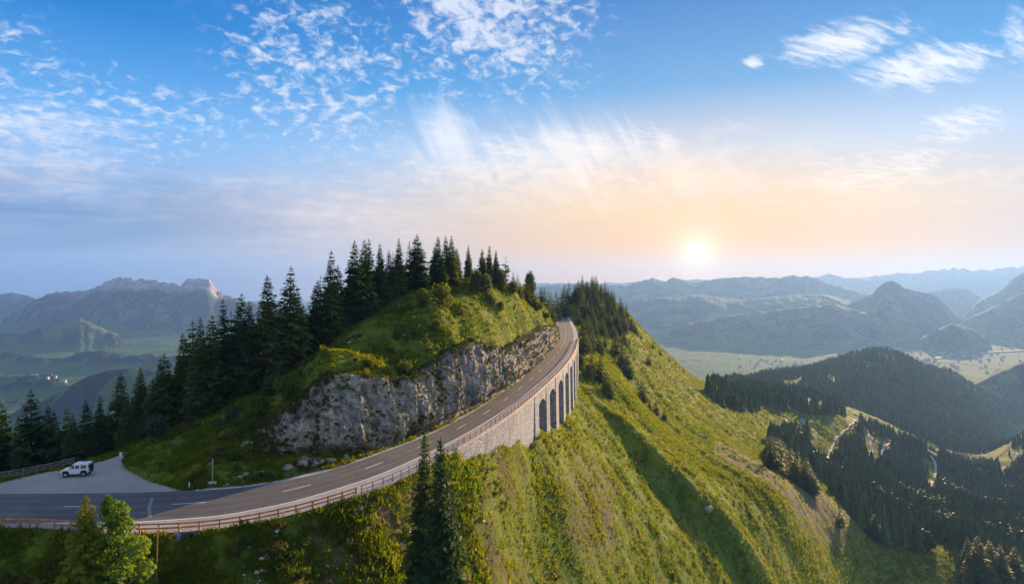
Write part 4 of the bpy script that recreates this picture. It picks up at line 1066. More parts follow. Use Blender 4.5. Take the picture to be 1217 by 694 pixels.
hut(885, 460, 7.5, 'pale farmhouse on the saddle behind the forest belt', 'house_plaster', 'roof_slate', .3, 1.6, 2)
p = hit(655, 354, 300)
hut(655.5, 362, 7, 'pale house among trees where the road disappears', 'house_plaster', 'roof_slate', .6, 1.3)
# ------------------------------------------------------------------ farm tracks and the river
def track(name, pts, wd, mt, y0=300, lift=.35, kind='structure'):
    q = np.array([hit(a, b, y0) for a, b in pts]); q = smooth_poly(q, 60, 2)
    n = nrm2(q); A = q.copy(); B = q.copy(); A[:, :2] -= n * wd / 2; B[:, :2] += n * wd / 2
    for X_ in (A, B, q): X_[:, 2] = height(X_[:, 0], X_[:, 1])
    z = np.maximum(np.maximum(A[:, 2], B[:, 2]), q[:, 2]) + lift; A[:, 2] = B[:, 2] = z
    return tag(ribbon(name, A, B, mt, thick=1.0), kind=kind)
for pts in ([(948, 508), (953, 515), (958, 522), (965, 529), (972, 539), (975, 548), (975, 556)], [(1013, 497), (1017, 500), (1012, 506), (1002, 514), (991, 525), (986, 537), (985, 548)], [(1031, 512), (1034, 525), (1037, 540), (1038, 552)], [(1060, 524), (1051, 532), (1046, 541), (1043, 550)], [(1106, 542), (1112, 551), (1112, 562), (1107, 575), (1101, 590)], [(1210, 538), (1206, 546), (1205, 556)]):
    track('farm_track', pts, 3.6, MATS['gravel'], lift=.2)
def flat_river(pts, wd):
    q = np.array([[(a - CX) / F * Y, Y, FLOOR + 16] for a, b in pts for Y in [(FLOOR + 16) * F / (HY - b)]]); q = smooth_poly(q, 80, 2); n = nrm2(q)
    A = q.copy(); B = q.copy(); ww = wd * (1 + .3 * np.sin(np.linspace(0, 9, 80)))[:, None]; A[:, :2] -= n * ww / 2; B[:, :2] += n * ww / 2
    for X_ in (A, B): X_[:, 2] = np.maximum(height(X_[:, 0], X_[:, 1]) + 5, X_[:, 2] * 0 - 9999)
    z = np.maximum(A[:, 2], B[:, 2]); k2 = np.ones(9) / 9; z = np.convolve(np.pad(z, 4, mode='edge'), k2, 'valid') + 3; A[:, 2] = B[:, 2] = z
    tag(ribbon('river', A, B, MATS['water'], thick=6.0), kind='structure')
flat_river([(1112, 424.5), (1125, 421), (1150, 418), (1185, 416.5), (1217, 415)], 30)
# ------------------------------------------------------------------ plants
def quads_mesh(name, ctr, ax, bx_, mt):
    """leaf quads: centres, half axes a and b"""
    V = np.stack([ctr - ax - bx_ * .25, ctr - bx_, ctr + ax, ctr + bx_], 1).reshape(-1, 3)
    n = len(ctr); return mesh_np(name, V, np.arange(n * 4).reshape(-1, 4), [mt], smooth=False)
def norm(a): return a / np.maximum(1e-9, np.linalg.norm(a, axis=1)[:, None])
def spruce_meshes(seed, levels, nbr, nst, R=.15, needle='spruce_needles', droop=.35, leaf=1.0, sparse=0.0, bare=.06):
    """trunk and crown of a conifer one unit high"""
    g = np.random.default_rng(seed); ctr = []; ax = []; bx_ = []
    lop = g.uniform(0, 6.28); lopa = g.uniform(.0, .18)
    for i in range(levels):
        f = (i + g.uniform(-.3, .3)) / levels; f = min(max(f, 0), .995)
        z = bare + (1 - bare) * f ** .95
        r0 = R * (1 - f) ** .85 * (1 if f > .12 else .72 + 2.2 * f) + .017 * (1 - f * .5)
        nb = max(3, int(nbr * (.45 + .55 * (1 - f)) + .5)); ph = g.uniform(0, 6.28)
        for b in range(nb):
            if g.random() < sparse: continue
            a = ph + 6.283 * b / nb + g.uniform(-.35, .35)
            r = r0 * g.uniform(.68, 1.18) * (1 + lopa * math.cos(a - lop)); d = np.array([math.cos(a), math.sin(a), 0]); s_ = np.array([-d[1], d[0], 0])
            dr = droop * (1 - 1.5 * f); up0 = .10 * f
            ns = max(2, int(nst * (.5 + .5 * (1 - f)) + .5))
            for k_ in range(ns):
                q = (k_ + .6) / ns; rr = r * q
                cz = z - dr * r * q ** 1.2 + up0 * r * q + .10 * r * q ** 3
                for sd in (-1, 1):
                    l = (r * (.34 + .30 * (1 - q)) + .006) * leaf * g.uniform(.7, 1.25); w_ = l * g.uniform(.26, .42)
                    dirv = d * g.uniform(.55, .95) + s_ * sd * g.uniform(.35, .95) + np.array([0, 0, g.uniform(-.75, .05)])
                    dirv /= np.linalg.norm(dirv); p0 = d * rr + np.array([0, 0, cz])
                    e = np.cross(dirv, [g.normal(0, .5), g.normal(0, .5), 1.0]); e /= np.linalg.norm(e)
                    ctr.append(p0 + dirv * l * .55); ax.append(dirv * l * .62); bx_.append(e * w_)
            l = r * .3; dirv = d + np.array([0, 0, -.25 + .5 * f]); dirv /= np.linalg.norm(dirv)
            ctr.append(d * r + np.array([0, 0, z - dr * r + .10 * r + up0 * r])); ax.append(dirv * l * .5); bx_.append(s_ * l * .16)
    for k_ in range(4):                                     # leader
        ctr.append(np.array([0, 0, .985])); ax.append(np.array([0, 0, .03])); a = k_ * .8; bx_.append(np.array([math.cos(a), math.sin(a), 0]) * .005)
    crown = quads_mesh('crown', np.array(ctr), np.array(ax), np.array(bx_), MATS[needle])
    tk = MB(); tk.bar((0, 0, -.06), (0, 0, .5), .016, n=7, r2=.010); tk.bar((0, 0, .5), (0, 0, .98), .010, n=7, r2=.001)
    return tk.mesh('trunk', MATS['bark'], True), crown
def leafball(g, n, lobes, leaf, rough=.25):
    """leaf quads spread through lobes (centre, radii)"""
    ctr = []; vol = np.array([l[1][0] * l[1][1] * l[1][2] for l in lobes]) ** .75; vol /= vol.sum()
    nrm_ = []
    for (c_, r_), v in zip(lobes, vol):
        m_ = max(6, int(n * v)); d = norm(g.normal(0, 1, (m_, 3))); rad = g.uniform(.35, 1.0, m_) ** .45
        bump = 1 + rough * np.sin(d[:, 0] * 7 + c_[0] * 9) * np.sin(d[:, 1] * 6 + 2) * np.sin(d[:, 2] * 8 + c_[2] * 5)
        ctr.append(np.array(c_) + d * rad[:, None] * bump[:, None] * np.array(r_)); nrm_.append(d)
    ctr = np.vstack(ctr); nrm_ = np.vstack(nrm_); n = len(ctr)
    a = norm(np.cross(nrm_ + g.normal(0, .7, (n, 3)), g.normal(0, 1, (n, 3)))); b = norm(np.cross(a, nrm_ + g.normal(0, .6, (n, 3))))
    s_ = leaf * g.uniform(.6, 1.4, n)[:, None]
    return ctr, a * s_, b * s_ * .6
def broadleaf_meshes(seed, n=2600, w=.36, leaf=.022, leafmat='birch_leaves', barkm='pale_bark', low=.12, nl=16):
    g = np.random.default_rng(seed); lobes = []; tk = MB(); tk.bar((0, 0, -.06), (0, 0, .55), .022, n=7, r2=.012); tk.bar((0, 0, .55), (.01, 0, .93), .012, n=6, r2=.002)
    for i in range(nl):
        f = (i + .5) / nl; z = low + (1 - low) * f * .93; a = i * 2.4 + g.uniform(-.4, .4); rr = w * .62 * math.sin(math.pi * min(1, .22 + .78 * f)) ** .8 * g.uniform(.5, 1.0)
        s_ = w * .42 * (1.05 - .55 * f) * g.uniform(.8, 1.25); c_ = (math.cos(a) * rr, math.sin(a) * rr, z); lobes.append((c_, (s_, s_, s_ * .85)))
        tk.bar((0, 0, max(.05, z - rr * .8)), c_, .008, n=5, r2=.002)
    lobes.append(((0, 0, .92), (w * .18, w * .18, .08)))
    ctr, a, b = leafball(g, n, lobes, leaf)
    return tk.mesh('trunk', MATS[barkm], True), quads_mesh('crown', ctr, a, b, MATS[leafmat])
def bush_meshes(seed, n=900, leaf=.055, leafmat='bush_leaves'):
    g = np.random.default_rng(seed); lobes = []; st_ = MB()
    for i in range(7):
        a = g.uniform(0, 6.28); rr = g.uniform(.0, .34); s_ = g.uniform(.2, .34); c_ = (math.cos(a) * rr, math.sin(a) * rr, g.uniform(.28, .78)); lobes.append((c_, (s_, s_, s_)))
        st_.bar((0, 0, -.15), c_, .018, n=5, r2=.005)
    ctr, a, b = leafball(g, n, lobes, leaf)
    return st_.mesh('stem', MATS['bark'], True), quads_mesh('foliage', ctr, a, b, MATS[leafmat])

NEARS = [spruce_meshes(100 + i, lv, 9, 5, R=r_, sparse=sp, leaf=.95, bare=br, droop=dp) for i, (lv, r_, sp, br, dp) in enumerate([(46, .150, .04, .05, .35), (42, .172, .10, .08, .45), (48, .130, .06, .04, .30), (40, .185, .16, .12, .38), (44, .145, .22, .16, .28), (50, .160, .05, .05, .48), (38, .150, .30, .22, .25)])]
FORE = [spruce_meshes(150 + i, 74, 12, 9, R=.165, leaf=.62, sparse=.06) for i in range(2)]
MIDS = [spruce_meshes(200 + i, 28, 7, 3, R=.155 + .025 * (i % 3), sparse=.06 + .05 * (i % 3)) for i in range(6)]
PINE = spruce_meshes(300, 16, 5, 4, R=.20, sparse=.45, bare=.3, droop=.1)
LARCH = spruce_meshes(301, 74, 12, 9, R=.21, needle='larch_needles', sparse=.08, leaf=.62)
n_tree = 0
def tree(X, Y, h, kind, lab, group=None, wide=1.0, name='spruce_tree', cat='tree', sink=.0, meshes=None):
    global n_tree
    tk, cr = meshes or ((NEARS if kind == 'near' else MIDS)[n_tree % (7 if kind == 'near' else 6)]); n_tree += 1
    r = empty(name, (X, Y, float(height(X, Y)) - sink), rng.uniform(0, 6.28), lab, cat, group); r.scale = (h * wide, h * wide, h)
    lean = rng.normal(0, .022, 2); r.rotation_euler = (lean[0], lean[1], r.rotation_euler[2])
    a, b = ('stem', 'foliage') if cat == 'bush' else ('trunk', 'crown')
    link(a, tk, r); link(b, cr, r)
    return r
def at_top(px, pt, Y, kind, lab, group=None, wide=1.0, hmin=4.0, **kw):
    """a tree whose tip shows at a picture position, standing on the ground at distance Y"""
    X = (px - CX) / F * Y; h = (HY - pt) / F * Y - float(height(X, Y))
    return tree(X, Y, max(h, hmin), kind, lab, group, wide, **kw)
# the row behind the car park and the wood on the hill's left flank: column of the tip, row of the tip, distance, width factor, label
ROW = [(-14, 470, 118, 1.0, 'spruce cut off by the left picture edge'), (3, 479, 117, 1.0, 'first full spruce behind the wooden fence from the left edge'), (20, 494, 124, .9, 'shorter spruce between the two leftmost tall ones'),
       (37, 464, 116, 1.1, 'tall broad spruce near the left end of the wooden fence'), (56, 481, 119, 1.0, 'dense dark spruce right of the tall broad one by the fence'), (66, 489, 123, 1.0, 'spruce behind the thick white post with a rounded tip'),
       (81, 483, 125, .8, 'slim spruce peeping out between two trees above the car'), (87, 492, 114, 1.2, 'bushy light green spruce just behind the parked car'), (104, 474, 122, .9, 'narrow spruce left of the tall one behind the car park corner'),
       (116, 471, 115, 1.15, 'tall grey green spruce behind the car park corner'), (128, 488, 120, 1.0, 'low spruce right of the grey green one at the corner'), (146, 443, 122, 1.15, 'dark wide spruce at the left end of the high dense group'),
       (151, 469, 114, 1.1, 'lower spruce in front of the dark wide one'), (161, 450, 126, .9, 'spruce tip between the dark wide tree and the twin tips'), (170, 436, 121, 1.0, 'spruce with a sharp tip left of the pale round shrub'),
       (179, 449, 118, 1.0, 'spruce just behind the pale round shrub'), (188, 426, 126, 1.0, 'left of two black green spruces above the grassy bank'), (197, 420, 119, 1.1, 'right of two black green spruces above the grassy bank'),
       (209, 428, 123, 1.0, 'spruce standing lower between bank and steep wood edge'), (222, 396, 122, 1.0, 'spruce at the left foot of the rising wood edge'), (231, 382, 126, 1.1, 'first tall spruce of the rising wood edge'),
       (240, 377, 119, 1.0, 'dark spruce just left of the golden lit one'), (254, 374, 118, 1.05, 'golden lit spruce in the middle of the dark wood'), (268.6, 355, 122, 1.0, 'spruce right of the golden lit one reaching higher'),
       (284, 349, 121, 1.0, 'slender spruce leading up to the two tall ones'), (300, 358, 127, 1.0, 'spruce in the dip between slender and tall neighbours'), (317.6, 327.6, 126, 1.05, 'left of the two tallest spruces above the pale cliff end'),
       (342, 317, 127, 1.1, 'right of the two tallest spruces above the pale cliff end'), (357, 341, 133, .9, 'lower spruce right behind the tall pair above the cliff'), (374, 333.5, 136, 1.1, 'two tipped broad spruce left of the sharp high one'),
       (390, 298, 138, 1.05, 'sharp high spruce leading the row on the hillside'), (404, 315, 141, .9, 'half hidden spruce right of the sharp high one'), (422, 286, 143, 1.05, 'tall spruce left of the twin tips on the hillside'),
       (433.5, 285, 146, .95, 'left tip of the close twin spruces on the hillside'), (438.5, 284, 149, .9, 'right tip of the close twin spruces on the hillside'), (453, 289.6, 150, .9, 'thin spruce right of the close twin tips'),
       (462, 296.5, 155, .8, 'smaller spruce between thin and pointed neighbours'), (473.3, 283.5, 156, 1.0, 'pointed lone looking spruce before the broad summit tree'), (496, 278.5, 162, 1.25, 'broadest summit spruce with the highest tip of all'),
       (515, 292, 172, .8, 'thin half bare spruce right of the broad summit tree'), (521.5, 281, 170, 1.0, 'summit spruce with a straight thin tip right of the bare one'), (530, 279.6, 174, .9, 'left summit twin spruce above the round bushes'),
       (536, 280, 176, 1.0, 'right summit twin spruce above the round bushes'), (543, 294, 181, .8, 'low summit spruce ending the dense group'), (557, 291.6, 190, 1.0, 'spruce standing apart right of the dense summit group'),
       (574, 295.5, 198, .9, 'left spruce of the last three on the summit'), (581.5, 291.5, 201, .85, 'middle spruce of the last three on the summit'), (590.5, 297, 204, .85, 'right spruce of the last three on the summit')]
for px, pt, Y, wd, lb in ROW: at_top(px, pt, Y, 'near', lb, 'spruces on the hill and behind the car park', wd)
at_top(601, 304, 214, 'near', 'open thin crowned pine at the right end of the summit', 'spruces on the hill and behind the car park', 1.0, name='pine_tree', meshes=PINE)
for i, (px, pt, Y, lb) in enumerate([(609, 322, 225, 'first small tree down the ridge behind the pine'), (615, 325, 228, 'spindly small spruce down the ridge'), (627, 331, 245, 'left of two small spruces on the ridge shoulder'), (633, 331.5, 250, 'right of two small spruces on the ridge shoulder'),
        (643, 339, 290, 'left spruce of the pair left of the road end'), (647, 338.5, 300, 'right spruce of the pair left of the road end'), (653, 345, 340, 'low spruce at the road end')]):
    at_top(px, pt, Y, 'mid', lb, 'small trees along the ridge', 1.1)
# the unlit wood behind, packed on the far side of the crest
k_ = 0; tries = 0
edge = np.array([(-80, 121), (0, 120), (150, 125), (230, 125), (330, 131), (390, 143), (440, 151), (500, 168), (560, 188), (600, 212)], float)
while k_ < 74 and tries < 4000:
    tries += 1
    px = rng.uniform(-70, 600); Y = np.interp(px, edge[:, 0], edge[:, 1]) * rng.uniform(1.03, 1.28)
    tip = np.interp(px, [p[0] for p in ROW], [p[1] for p in ROW]) + rng.uniform(6, 40)
    if px < 130 and rng.random() < .5: continue
    X = (px - CX) / F * Y; h = (HY - tip) / F * Y - float(height(X, Y))
    if not 8 < h < 27: continue
    tree(X, Y, h, 'mid', 'dark spruce packed inside the wood behind the hill crest', 'inner trees of the hill wood', 1.0); k_ += 1
# two spruces in front of the road, larch and birch by the fence
at_top(501.5, 511, 74, 'near', 'left of the two dark spruces rising in front of the road', 'pair of spruces in front of the road', .68, sink=.3, meshes=FORE[0])
at_top(530, 518, 71, 'near', 'right of the two dark spruces rising in front of the road', 'pair of spruces in front of the road', .70, sink=.3, meshes=FORE[1])
at_top(101, 585, 62, 'near', 'yellow lit conifer at the lower left before the fence', None, .95, name='larch_tree', meshes=LARCH)
BIRCH = broadleaf_meshes(11, 13000, .32, .014, low=.02, nl=22)
at_top(126, 586, 64, 'near', 'slim upper stem of fresh green birch beside the yellow conifer', 'fresh green birches', .8, name='birch_tree', meshes=broadleaf_meshes(12, 8000, .27, .014, low=.05))
at_top(146, 595, 63, 'near', 'round fresh green birch right of the yellow conifer', 'fresh green birches', .95, name='birch_tree', meshes=BIRCH)
# trees on the sunny slope: column of the foot, row of the foot, row of the tip
for px, pb, pt, wd, lb in [(713, 456, 420.5, 1.2, 'first of the three spruces in a line below the ridge wood'), (719.5, 468, 440, 1.2, 'second of the three spruces in a line below the ridge wood'), (724.5, 475, 450, 1.2, 'lowest of the three spruces in a line below the ridge wood'),
        (731, 424, 391, 1.3, 'wide spruce at the lower edge of the ridge wood'), (740, 440, 402, 1.2, 'upper spruce of the touching pair on the slope'), (745, 451, 418, 1.1, 'lower spruce of the touching pair on the slope'), (748, 412, 402, 1.1, 'small dark spruce just right of the ridge wood'),
        (763.5, 479, 451, 1.35, 'solitary thick spruce in the middle of the sunny slope'), (770.5, 435, 420.5, 1.3, 'small spruce high on the open slope'), (780, 494, 476, 1.3, 'left spruce of the small pair below the solitary one'), (789.5, 500, 484, 1.2, 'right spruce of the small pair below the solitary one'), (772, 486, 477, 1.2, 'tiny spruce beside the small pair'),
        (704, 447, 415, 1.0, 'shadowed tree close beside the viaduct end'), (998, 627, 602, 1.3, 'single dark spruce on the meadow in the lower right'), (1038, 642, 610, 1.3, 'pale spruce right of the single dark one on the meadow'), (1006, 600, 585, 1.3, 'rounded spruce at the lower edge of the middle clump')]:
    p = hit(px, pb, 100); h = (pb - pt) / F * p[1]
    tree(p[0], p[1], h * 1.03, 'mid', lb, None, wd)
p = hit(694, 424, 200); tree(p[0], p[1], 30 / F * p[1], 'mid', 'round leafy tree leaning over the viaduct end', None, 1.1, name='leafy_tree', meshes=broadleaf_meshes(21, 1600, .42, .035, 'olive_leaves', 'bark'))
for px, pb, hp, wd, lb in [(1160, 700, 62, 1.5, 'large spruce at the bottom edge, first of the dark corner group'), (1174, 694, 52, 1.4, 'large spruce at the bottom edge, second of the dark corner group'), (1190, 704, 56, 1.4, 'large spruce at the bottom edge, third of the dark corner group'), (1206, 700, 50, 1.4, 'large spruce at the bottom edge, rightmost of the dark corner group'), (1150, 676, 40, 1.2, 'spruce where the lower meadow meets the dark corner group')]:
    p = hit(px, pb, 200); tree(p[0], p[1], hp / F * p[1], 'near', lb, None, wd)
# wood on the ridge where the road disappears
k_ = 0; tries = 0; done = []
RIDGE = [(664, 371), (672, 354), (690, 342), (712, 350), (736, 372), (752, 392), (744, 408), (730, 414), (712, 426), (698, 424), (692, 402), (686, 386), (676, 372)]
while k_ < 92 and tries < 9000:
    tries += 1
    Y = math.exp(rng.uniform(math.log(300), math.log(620))); px = rng.uniform(664, 760); X = (px - CX) / F * Y
    z = float(height(X, Y)); a, b = project(X, Y, z)
    if not in_poly(np.array([a]), np.array([b]), RIDGE)[0]: continue
    if any((X - q[0]) ** 2 + (Y - q[1]) ** 2 < 9 for q in done) or min(np.hypot(RC[:, 0] - X, RC[:, 1] - Y)) < 10: continue
    done.append((X, Y)); k_ += 1
    tree(X, Y, rng.uniform(8, 17) * (.8 + Y / 1500), 'mid', 'brownish backlit spruce in the ridge wood beside the road end', 'ridge wood trees', rng.uniform(.95, 1.3))
for px, pt, Y in [(655, 346, 420), (661, 345, 440), (668, 342, 470), (671, 337, 500), (677, 334, 520), (684, 340, 520), (700, 340, 530), (706, 343, 535), (718, 350, 530), (722, 360, 520), (729, 363, 515), (754, 381, 530), (750, 378, 530), (757, 388, 535), (762, 397, 545), (776, 405, 560), (785, 415, 575), (795, 423, 590), (803, 430, 610), (812, 436, 630)]:
    at_top(px, pt, Y, 'mid', 'tree standing out on the skyline of the ridge', 'skyline trees of the ridge', 1.3, hmin=5)

ORD = ['leftmost', 'second', 'third', 'fourth', 'fifth', 'sixth', 'seventh', 'eighth', 'ninth', 'tenth', 'eleventh', 'twelfth', 'thirteenth', 'fourteenth', 'fifteenth', 'sixteenth', 'seventeenth', 'eighteenth']
def tell_apart(group, zones, noun, where):
    """labels for the trees of a wood: zone by bearing, tier by height in the picture, place within the tier"""
    objs = [o for o in COL.objects if o.get('group') == group]; Z = {}
    for o in objs:
        a, b = project(*o.location); z = next((z for z in zones if a < z[0]), zones[-1]); Z.setdefault(z[1], []).append((float(a), float(b), o))
    for zn, L in Z.items():
        L.sort(key=lambda q: q[1]); nt = max(1, -(-len(L) // 12)); nt = min(nt, 3); per = -(-len(L) // nt)
        names = {1: [''], 2: [' upper', ' lower'], 3: [' upper', ' middle', ' lower']}[nt]
        for k_ in range(nt):
            for i, (a, b, o) in enumerate(sorted(L[k_ * per:(k_ + 1) * per], key=lambda q: q[0])):
                o['label'] = f"{ORD[min(i, 17)]}{names[k_]} {noun}{' from the left' if i else ''} {where} {zn}"
tell_apart('inner trees of the hill wood', [(130, 'above the car park'), (240, 'above the grassy bank'), (300, 'behind the golden lit spruce'), (360, 'behind the two tallest spruces'), (430, 'by the sharp high spruce'), (500, 'by the close twin tips'), (999, 'by the summit spruces')], 'dark inner spruce', 'in the wood')
tell_apart('ridge wood trees', [(682, 'right beside the road end'), (698, 'behind the viaduct end'), (714, 'on the ridge top'), (730, 'on the ridge shoulder'), (999, 'at the right end')], 'backlit spruce', 'in the ridge wood')
tell_apart('skyline trees of the ridge', [(690, 'left of the road end'), (735, 'on the ridge top'), (999, 'on the long falling ridge')], 'skyline tree', 'standing out')

# bushes
BU = [bush_meshes(500 + i, 1000, .055, m_) for i, m_ in enumerate(('bush_leaves', 'bush_leaves', 'olive_leaves', 'grey_leaves', 'bush_leaves'))]
def bush(px, py, wpx, lab, k_=0, tall=1.0, y0=60, group='bushes on the hill'):
    p = hit(px, py, y0); s_ = wpx * p[1] / F
    r = tree(p[0], p[1], s_ * tall, 'near', lab, group, 1 / tall, name='bush', cat='bush', meshes=BU[k_], sink=.12 * s_); return r
for a_ in [(186, 523, 30, 'pale grey green round shrub at the wood edge', 3, 1.25), (302, 500, 36, 'leafy bright bush left of the cliff top', 0, 1.0), (340, 480, 32, 'sunlit yellowish bush above the left cliff end', 1, 1.2), (322, 470, 30, 'dark bush between the two bright ones', 2, .9), (275, 500, 22, 'dark low bush left of the bright leafy one', 2, .9), (258, 508, 18, 'small bush at the foot of the wood', 2, .8),
           (505, 368, 22, 'left of the two golden bushes below the summit spruces', 1, 1.2), (525, 365, 26, 'right of the two golden bushes below the summit spruces', 1, 1.2), (517, 395, 16, 'small golden bush in the steep grass', 0, 1.0), (566, 345, 22, 'round olive bush on the summit', 2, 1.2), (578, 352, 24, 'larger olive bush right of the summit one', 2, 1.1), (595, 345, 24, 'dark bush below the thin pine', 2, 1.1), (585, 366, 18, 'round bush on the steep flank', 0, 1.0), (597, 372, 14, 'small round bush lower on the steep flank', 0, 1.0),
           (610, 352, 18, 'bush on the ridge right of the pine', 2, 1.0), (631, 352, 20, 'wide tree like bush on the ridge shoulder', 2, 1.5), (640, 372, 16, 'low sunny bush near the right cliff', 1, 1.0), (650, 382, 12, 'golden bush above the road bend', 1, 1.0), (470, 405, 14, 'small bush in the middle of the grassy flank', 0, .9), (440, 440, 16, 'bush overhanging the cliff edge', 1, .9), (482, 448, 18, 'yellow bush overhanging the cliff in the middle', 1, 1.2), (502, 520, 0, '', 0, 1.0),
           (436, 527, 12, 'dark bush at the foot of the cliff by the bend', 2, .8), (392, 512, 20, 'bush growing in a cleft of the cliff', 0, .9), (352, 512, 18, 'green bush in front of the pale cliff', 0, .9), (335, 520, 16, 'low bush in the grass wedge before the cliff', 0, .7), (528, 447, 14, 'shrub growing from the cliff face', 1, 1.0), (548, 452, 16, 'second shrub growing from the cliff face further right', 1, 1.0), (480, 520, 12, 'dark shrub between the cliff and road', 2, .8), (690, 440, 14, 'bush beside the last arch', 2, 1.4, 200), (700, 452, 14, 'lower bush beside the last arch', 2, 1.4, 200)]:
    if a_[2]: bush(*a_)
for i, (px, py, wp, lb) in enumerate([(306, 528, 20, 'leftmost bush hugging the foot of the cliff'), (322, 533, 16, 'second bush hugging the foot of the cliff from the left'), (345, 537, 14, 'third bush hugging the foot of the cliff from the left'), (362, 528, 18, 'bush in the green wedge under the pale cliff part'), (380, 517, 20, 'tallest bush of the green wedge under the cliff'), (404, 532, 14, 'bush just above the pinkish boulder'), (300, 512, 22, 'bush covering the left edge of the cliff'), (560, 462, 14, 'bush at the cliff foot before the road straightens'), (596, 440, 14, 'left bush on the overgrown right cliff'), (612, 425, 15, 'middle bush on the overgrown right cliff'), (628, 415, 13, 'right bush on the overgrown right cliff'), (415, 450, 14, 'bush drooping over the middle cliff rim'), (560, 412, 16, 'bush drooping over the right cliff rim')]):
    bush(px, py, wp, lb, (0, 2, 1)[i % 3], .8, 60, 'bushes at the cliff')

# ---- instanced cover that nobody could count
PROTO = {}
def proto(name, meshes):
    co = bpy.data.collections.new(name)
    for i, m_ in enumerate(meshes): co.objects.link(bpy.data.objects.new(f'{name}_{i:02d}', m_))
    PROTO[name] = co; return co
def scatter(name, pts, rot, scl, idx, coll, label=None):
    me = bpy.data.meshes.new(name); me.vertices.add(len(pts)); me.vertices.foreach_set('co', np.asarray(pts, np.float32).ravel())
    fattr(me, 'rot', rot, 'FLOAT_VECTOR'); fattr(me, 'scl', scl, 'FLOAT_VECTOR'); fattr(me, 'idx', idx, 'INT')
    o = link(name, me); tag(o, label, kind='stuff')
    ng = bpy.data.node_groups.new(name, 'GeometryNodeTree')
    ng.interface.new_socket('Geometry', in_out='INPUT', socket_type='NodeSocketGeometry'); ng.interface.new_socket('Geometry', in_out='OUTPUT', socket_type='NodeSocketGeometry')
    N = ng.nodes; gi = N.new('NodeGroupInput'); go = N.new('NodeGroupOutput'); ip = N.new('GeometryNodeInstanceOnPoints'); ci = N.new('GeometryNodeCollectionInfo')
    ci.inputs['Collection'].default_value = coll; ci.inputs['Separate Children'].default_value = True; ci.inputs['Reset Children'].default_value = True
    def na(n, t_):
        q = N.new('GeometryNodeInputNamedAttribute'); q.data_type = t_; q.inputs['Name'].default_value = n
        return [s_ for s_ in q.outputs if s_.enabled and s_.name == 'Attribute'][0]
    L = ng.links; L.new(gi.outputs[0], ip.inputs['Points']); L.new(ci.outputs[0], ip.inputs['Instance']); ip.inputs['Pick Instance'].default_value = True
    L.new(na('idx', 'INT'), ip.inputs['Instance Index']); L.new(na('rot', 'FLOAT_VECTOR'), ip.inputs['Rotation']); L.new(na('scl', 'FLOAT_VECTOR'), ip.inputs['Scale'])
    L.new(ip.outputs[0], go.inputs[0])
    md = o.modifiers.new('scatter', 'NODES'); md.node_group = ng
    return o
def tuft_mesh(seed, n, h, w, mt, spread=.5, up=1.0):
    g = np.random.default_rng(seed); V = []; Fc = []
    for i in range(n):
        a = g.uniform(0, 6.28); r = spread * math.sqrt(g.random()); b = np.array([math.cos(a) * r, math.sin(a) * r, -.05]); a2 = a + g.normal(0, .8); l = h * g.uniform(.5, 1.2)
        d = np.array([math.cos(a2), math.sin(a2), 0]); s_ = np.array([-d[1], d[0], 0]) * w * g.uniform(.6, 1.3)
        m_ = b + d * l * .18 + np.array([0, 0, l * .62 * up]); t_ = b + d * l * .55 + np.array([0, 0, l * up * g.uniform(.7, 1.0)]); k_ = len(V)
        V += [b - s_, b + s_, m_ + s_ * .7, m_ - s_ * .7, t_, t_]; Fc += [(k_, k_ + 1, k_ + 2, k_ + 3), (k_ + 3, k_ + 2, k_ + 4, k_ + 5)]
    V = np.array(V); me = bpy.data.meshes.new('tuft'); me.from_pydata(V.tolist(), [], [f if len(set(f)) == 4 else f for f in Fc]); me.materials.append(mt); return me
tufts = proto('grass_tuft', [tuft_mesh(700 + i, 16, .62, .055, MATS['grass_blades'], .55) for i in range(4)])
scrubs = proto('scrub_clump', [bush_meshes(720 + i, 130, .10, 'scrub_leaves')[1] for i in range(3)] + [bush_meshes(730, 130, .10, 'bush_leaves')[1]])
stones = proto('loose_stone', [rock_mesh('loose_stone', 60 + i, MATS['pale_stone'], 1, .7) for i in range(4)])
def pick(n, y0, y1, u0, u1, fn, pw=1.0):
    """random points of the land in view, kept with probability fn"""
    Y = np.exp(rng.uniform(math.log(y0), math.log(y1), n)); X = rng.uniform(u0, u1, n) * Y
    Z = height(X, Y); k_ = rng.random(n) < fn(X, Y, Z); return np.stack([X, Y, Z], 1)[k_]
def free(X, Y, m_=.4):
    out = np.ones(len(X), bool); near_ = Y < 650
    idx, dl, dr = band_info(X[near_], Y[near_]); ok = (dl > m_) | (dr > soff[idx] + m_ * .6)
    out[near_] = ok; return out & ~(in_poly(X, Y, PARK) & (Y < 130))
def slope_rot(pts, tilt=.35):
    """turned at random and leaning a little with the ground"""
    n = len(pts); e = .8; X, Y = pts[:, 0], pts[:, 1]
    gx = (height(X + e, Y) - height(X - e, Y)) / (2 * e); gy = (height(X, Y + e) - height(X, Y - e)) / (2 * e)
    return np.stack([np.clip(gy, -1, 1) * tilt, -np.clip(gx, -1, 1) * tilt, rng.uniform(0, 6.28, n) * 0 + rng.uniform(-3.1, 3.1, n)], 1)
def dens(X, Y, Z):
    a, b = project(X, Y, Z); f = .12 + .88 * sstep(-.35, .25, fbm(X / 6, Y / 6, 3, 201)); return f * free(X, Y) * (a > -60) * (a < 1280) * (b < 720)
pts = pick(190000, 60, 330, -.9, .5, dens); n = len(pts); s_ = rng.uniform(.6, 1.35, n) * (1 + sstep(120, 320, pts[:, 1]) * .7)
s_ = s_ * (.75 + .5 * sstep(-.3, .4, fbm(pts[:, 0] / 11, pts[:, 1] / 11, 2, 205)))
